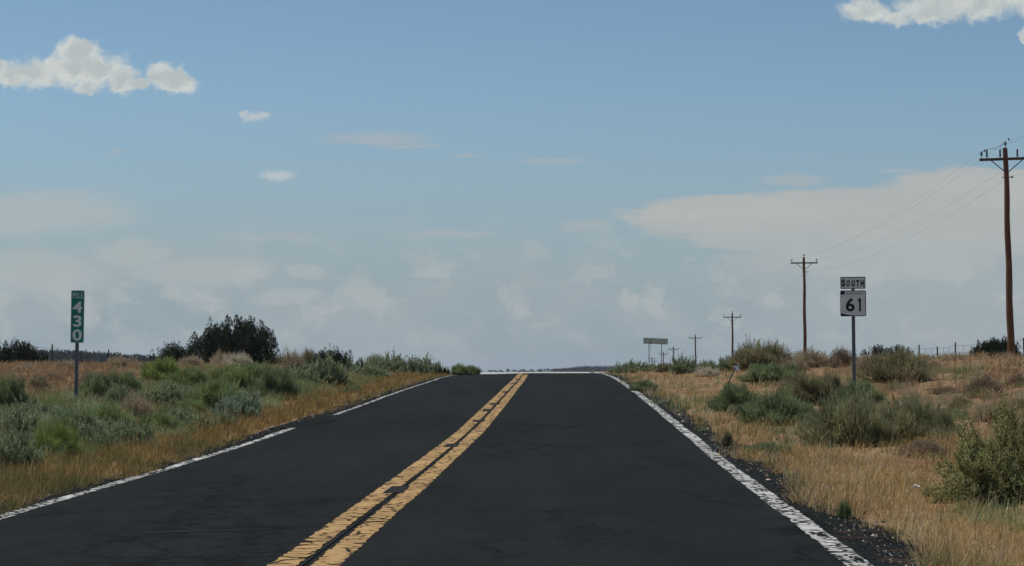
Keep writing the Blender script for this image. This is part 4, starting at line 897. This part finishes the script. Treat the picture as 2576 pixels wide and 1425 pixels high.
q = lambda a, b: (L_ + (a - 320) * s, T_ - (b - 500) * s)
outl = [q(425, 522), q(910, 522), q(915, 1105), q(605, 1105), q(335, 1050), q(332, 600), q(425, 600)][::-1]
m = MB(); m.prism(outl[::-1], -.0105, -.009); part('white_face', m.mesh('white_face', M_white), p2)
fit_text(p2, 'ARIZONA', M_black, q(668, 0)[0], q(0, 572)[1], 390 * s, 52 * s, -.0125, .0003, 1.3)
fit_text(p2, '6', M_black, q(555, 0)[0], q(0, 848)[1], 210 * s, 325 * s, -.0125, .010)
m = MB(); m.prism([q(765, 1005), q(765, 768), q(735, 742), q(735, 728), q(790, 683), q(812, 683), q(812, 1005)], -.0125, -.0110); part('lettering', m.mesh('lettering', M_black), p2)
for zz in (v2z(699), v2z(725), v2z(733), v2z(794.5)):
    b = part('bolt', bolt, o); b.location = (0, -.0135, zz); b.rotation_euler = (math.pi / 2, 0, 0); b.scale = (1.3, 1.3, 1)
m = MB(); m.box((0, -.004, v2z(729)), (.05, .012, .03)); part('joining_strap', m.mesh('joining_strap', M_steel), o)
# leaning delineator
D = 60.0; foot = Vector(((1829 - 1288) / F * D, D, 0)); foot.z = ground(foot.x, D) - .05; tip = at(1847, 932, D)
o = thing('delineator', 'small square white reflector on a leaning dark post right of the road', 'marker post', tuple(foot))
m = MB(); m.bar((0, 0, 0), tuple(tip - foot + Vector((.03, 0, .08))), .085, .03); part('post', m.mesh('post', M_dsteel), o)
cen = at(1852.5, 926.5, D) - foot
m = MB(); m.box((cen.x, cen.y - .02, cen.z), (.155, .008, .145), ry=.04); part('reflector', m.mesh('reflector', M_reflect), o)
# grey board on two legs
D = 350.0; P = lambda u, v: at(u, v, D)
x = (1649 - 1288) / F * D; z = min(ground(P(1634, 920).x, D), ground(P(1664, 920).x, D)); 
o = thing('roadside_board', 'blank weathered grey board raised on two thin legs far ahead right of the road', 'billboard', (x, D, z))
lo = lambda u, v: (P(u, v).x - x, P(u, v).z - z)
m = MB(); m.prism([lo(1618.3, 864.5), lo(1618.3, 851), lo(1649, 851.6), lo(1680, 853.2), lo(1680, 866.8), lo(1649, 865.4)], -.09, -.03); part('board', m.mesh('board', M_board), o)
m = MB()
for (ua, va, ub, vb) in ((1618, 851, 1680, 853.2), (1618, 864.5, 1680, 866.8)):
    a_, b_ = lo(ua, va), lo(ub, vb); m.bar((a_[0], -.1, a_[1]), (b_[0], -.1, b_[1]), .05, .05)
part('frame', m.mesh('frame', M_dsteel), o)
for (u, vt_) in ((1632.5, 858), (1664, 854)):
    a_ = lo(u, vt_); m = MB(); m.bar((a_[0], 0, -.4), (a_[0], 0, a_[1]), .11, .11); part('leg', m.mesh('leg', M_dsteel), o)
a_ = lo(1637, 851.5); b_ = lo(1636, 876); m = MB(); m.bar((a_[0], -.13, a_[1]), (b_[0], -.13, b_[1]), .10, .05); part('hanging_batten', m.mesh('hanging_batten', M_dsteel), o)
a = Acc(); c1, c2, c3 = lo(1636, 876), lo(1634.5, 890), lo(1633.5, 906); a.tube([(c1[0], -.13, c1[1]), (c2[0] + .05, -.13, c2[1]), (c3[0], -.13, c3[1])], [.015, .012, .01], (.1, .1, .1), 4); part('loose_cable', a.mesh('loose_cable', M_wire), o)

# ------------------------------------------------------------------ fences
def fence(name, label, posts, hgt, nw, stays, group):
    o = thing(name, label, 'fence', (posts[0][0], posts[0][1], ground(*posts[0])), group); x0, y0 = posts[0]; z0 = ground(x0, y0); tops = []
    for k, (x, y) in enumerate(posts):
        z = ground(x, y); hk = hgt * random.uniform(.94, 1.1); m = MB(); m.bar((x - x0, y - y0, z - z0 - .2), (x - x0 + random.uniform(-.04, .04), y - y0, z - z0 + hk), .07, .07); part('post', m.mesh('post', M_post), o); tops.append((x - x0, y - y0, z - z0))
    for w_ in range(nw):
        a = Acc(); hz = hgt * (.93 - w_ * .9 / nw); pts = []
        for p, q in zip(tops[:-1], tops[1:]):
            for k in range(5):
                f = k / 5; pts.append((p[0] + (q[0] - p[0]) * f, p[1] + (q[1] - p[1]) * f - .03, p[2] + (q[2] - p[2]) * f + hz - .09 * math.sin(f * math.pi) + .02 * math.sin(k * 3 + w_)))
        pts.append((tops[-1][0], tops[-1][1] - .03, tops[-1][2] + hz)); a.tube(pts, [.0075] * len(pts), (.1, .1, .1), 4); part('wire', a.mesh('wire', M_wire), o)
    if stays:
        for p, q in zip(tops[:-1], tops[1:]):
            for f in (.33, .66):
                x, y, z = [p[i] + (q[i] - p[i]) * f for i in range(3)]; m = MB(); m.bar((x, y - .03, z + .15), (x + .03, y - .03, z + hgt * .88), .014, .014); part('stay', m.mesh('stay', M_wire), o)
fx = lambda u, D: ((u - 1288) / F * D, D)
fence('wire_fence', 'sagging wire fence with thin posts on the right skyline beside the rounded juniper', [(26.3, 92), (26.2, 97.2), (26.1, 101.5), fx(2520, 106), fx(2460, 111), fx(2402, 117), fx(2357, 122), fx(2311, 127), (26, 132.5), (26, 138)], 1.35, 3, True, None)
fence('wire_fence', 'thin wire fence on the left skyline between the edge juniper and the far hill', [(-26, 95), (-26, 101), (-26, 107), fx(133, 113), fx(206, 120), fx(273, 128), (-26, 135), (-26, 143)], 1.32, 2, False, None)

# thin air that pales the far woods and poles
m, t, out = mat('haze'); v = t.node('ShaderNodeVolumePrincipled'); v.inputs['Density'].default_value = .00010; v.inputs['Color'].default_value = (.80, .88, 1.0, 1); v.inputs['Anisotropy'].default_value = .2
t.l.new(v.outputs[0], out.inputs['Volume'])
b_ = MB(); b_.box((0, 5700, 14), (18600, 12000, 60)); o = bpy.data.objects.new('haze', b_.mesh('haze', m)); C.objects.link(o); tag(o, 'thin pale haze in the air over the plain', 'haze', kind='stuff')
# small litter
D = trace(2301, 1243); x = (2301 - 1288) / F * D; m = MB(); z = ground(x, D)
m.box((0, 0, .02), (.04, .04, .02), ry=.4, rx=.3); m.box((.03, .01, .012), (.03, .03, .012), ry=-.3, rz=.6); m.box((-.03, .015, .01), (.03, .02, .01), rz=1)
o = bpy.data.objects.new('litter', m.mesh('litter', M_litter)); C.objects.link(o); o.location = (x, D, z + .05); tag(o, 'crumpled scrap of white litter lying in the dry grass left of the large leafy shrub', 'litter')
print('SCENE DONE')
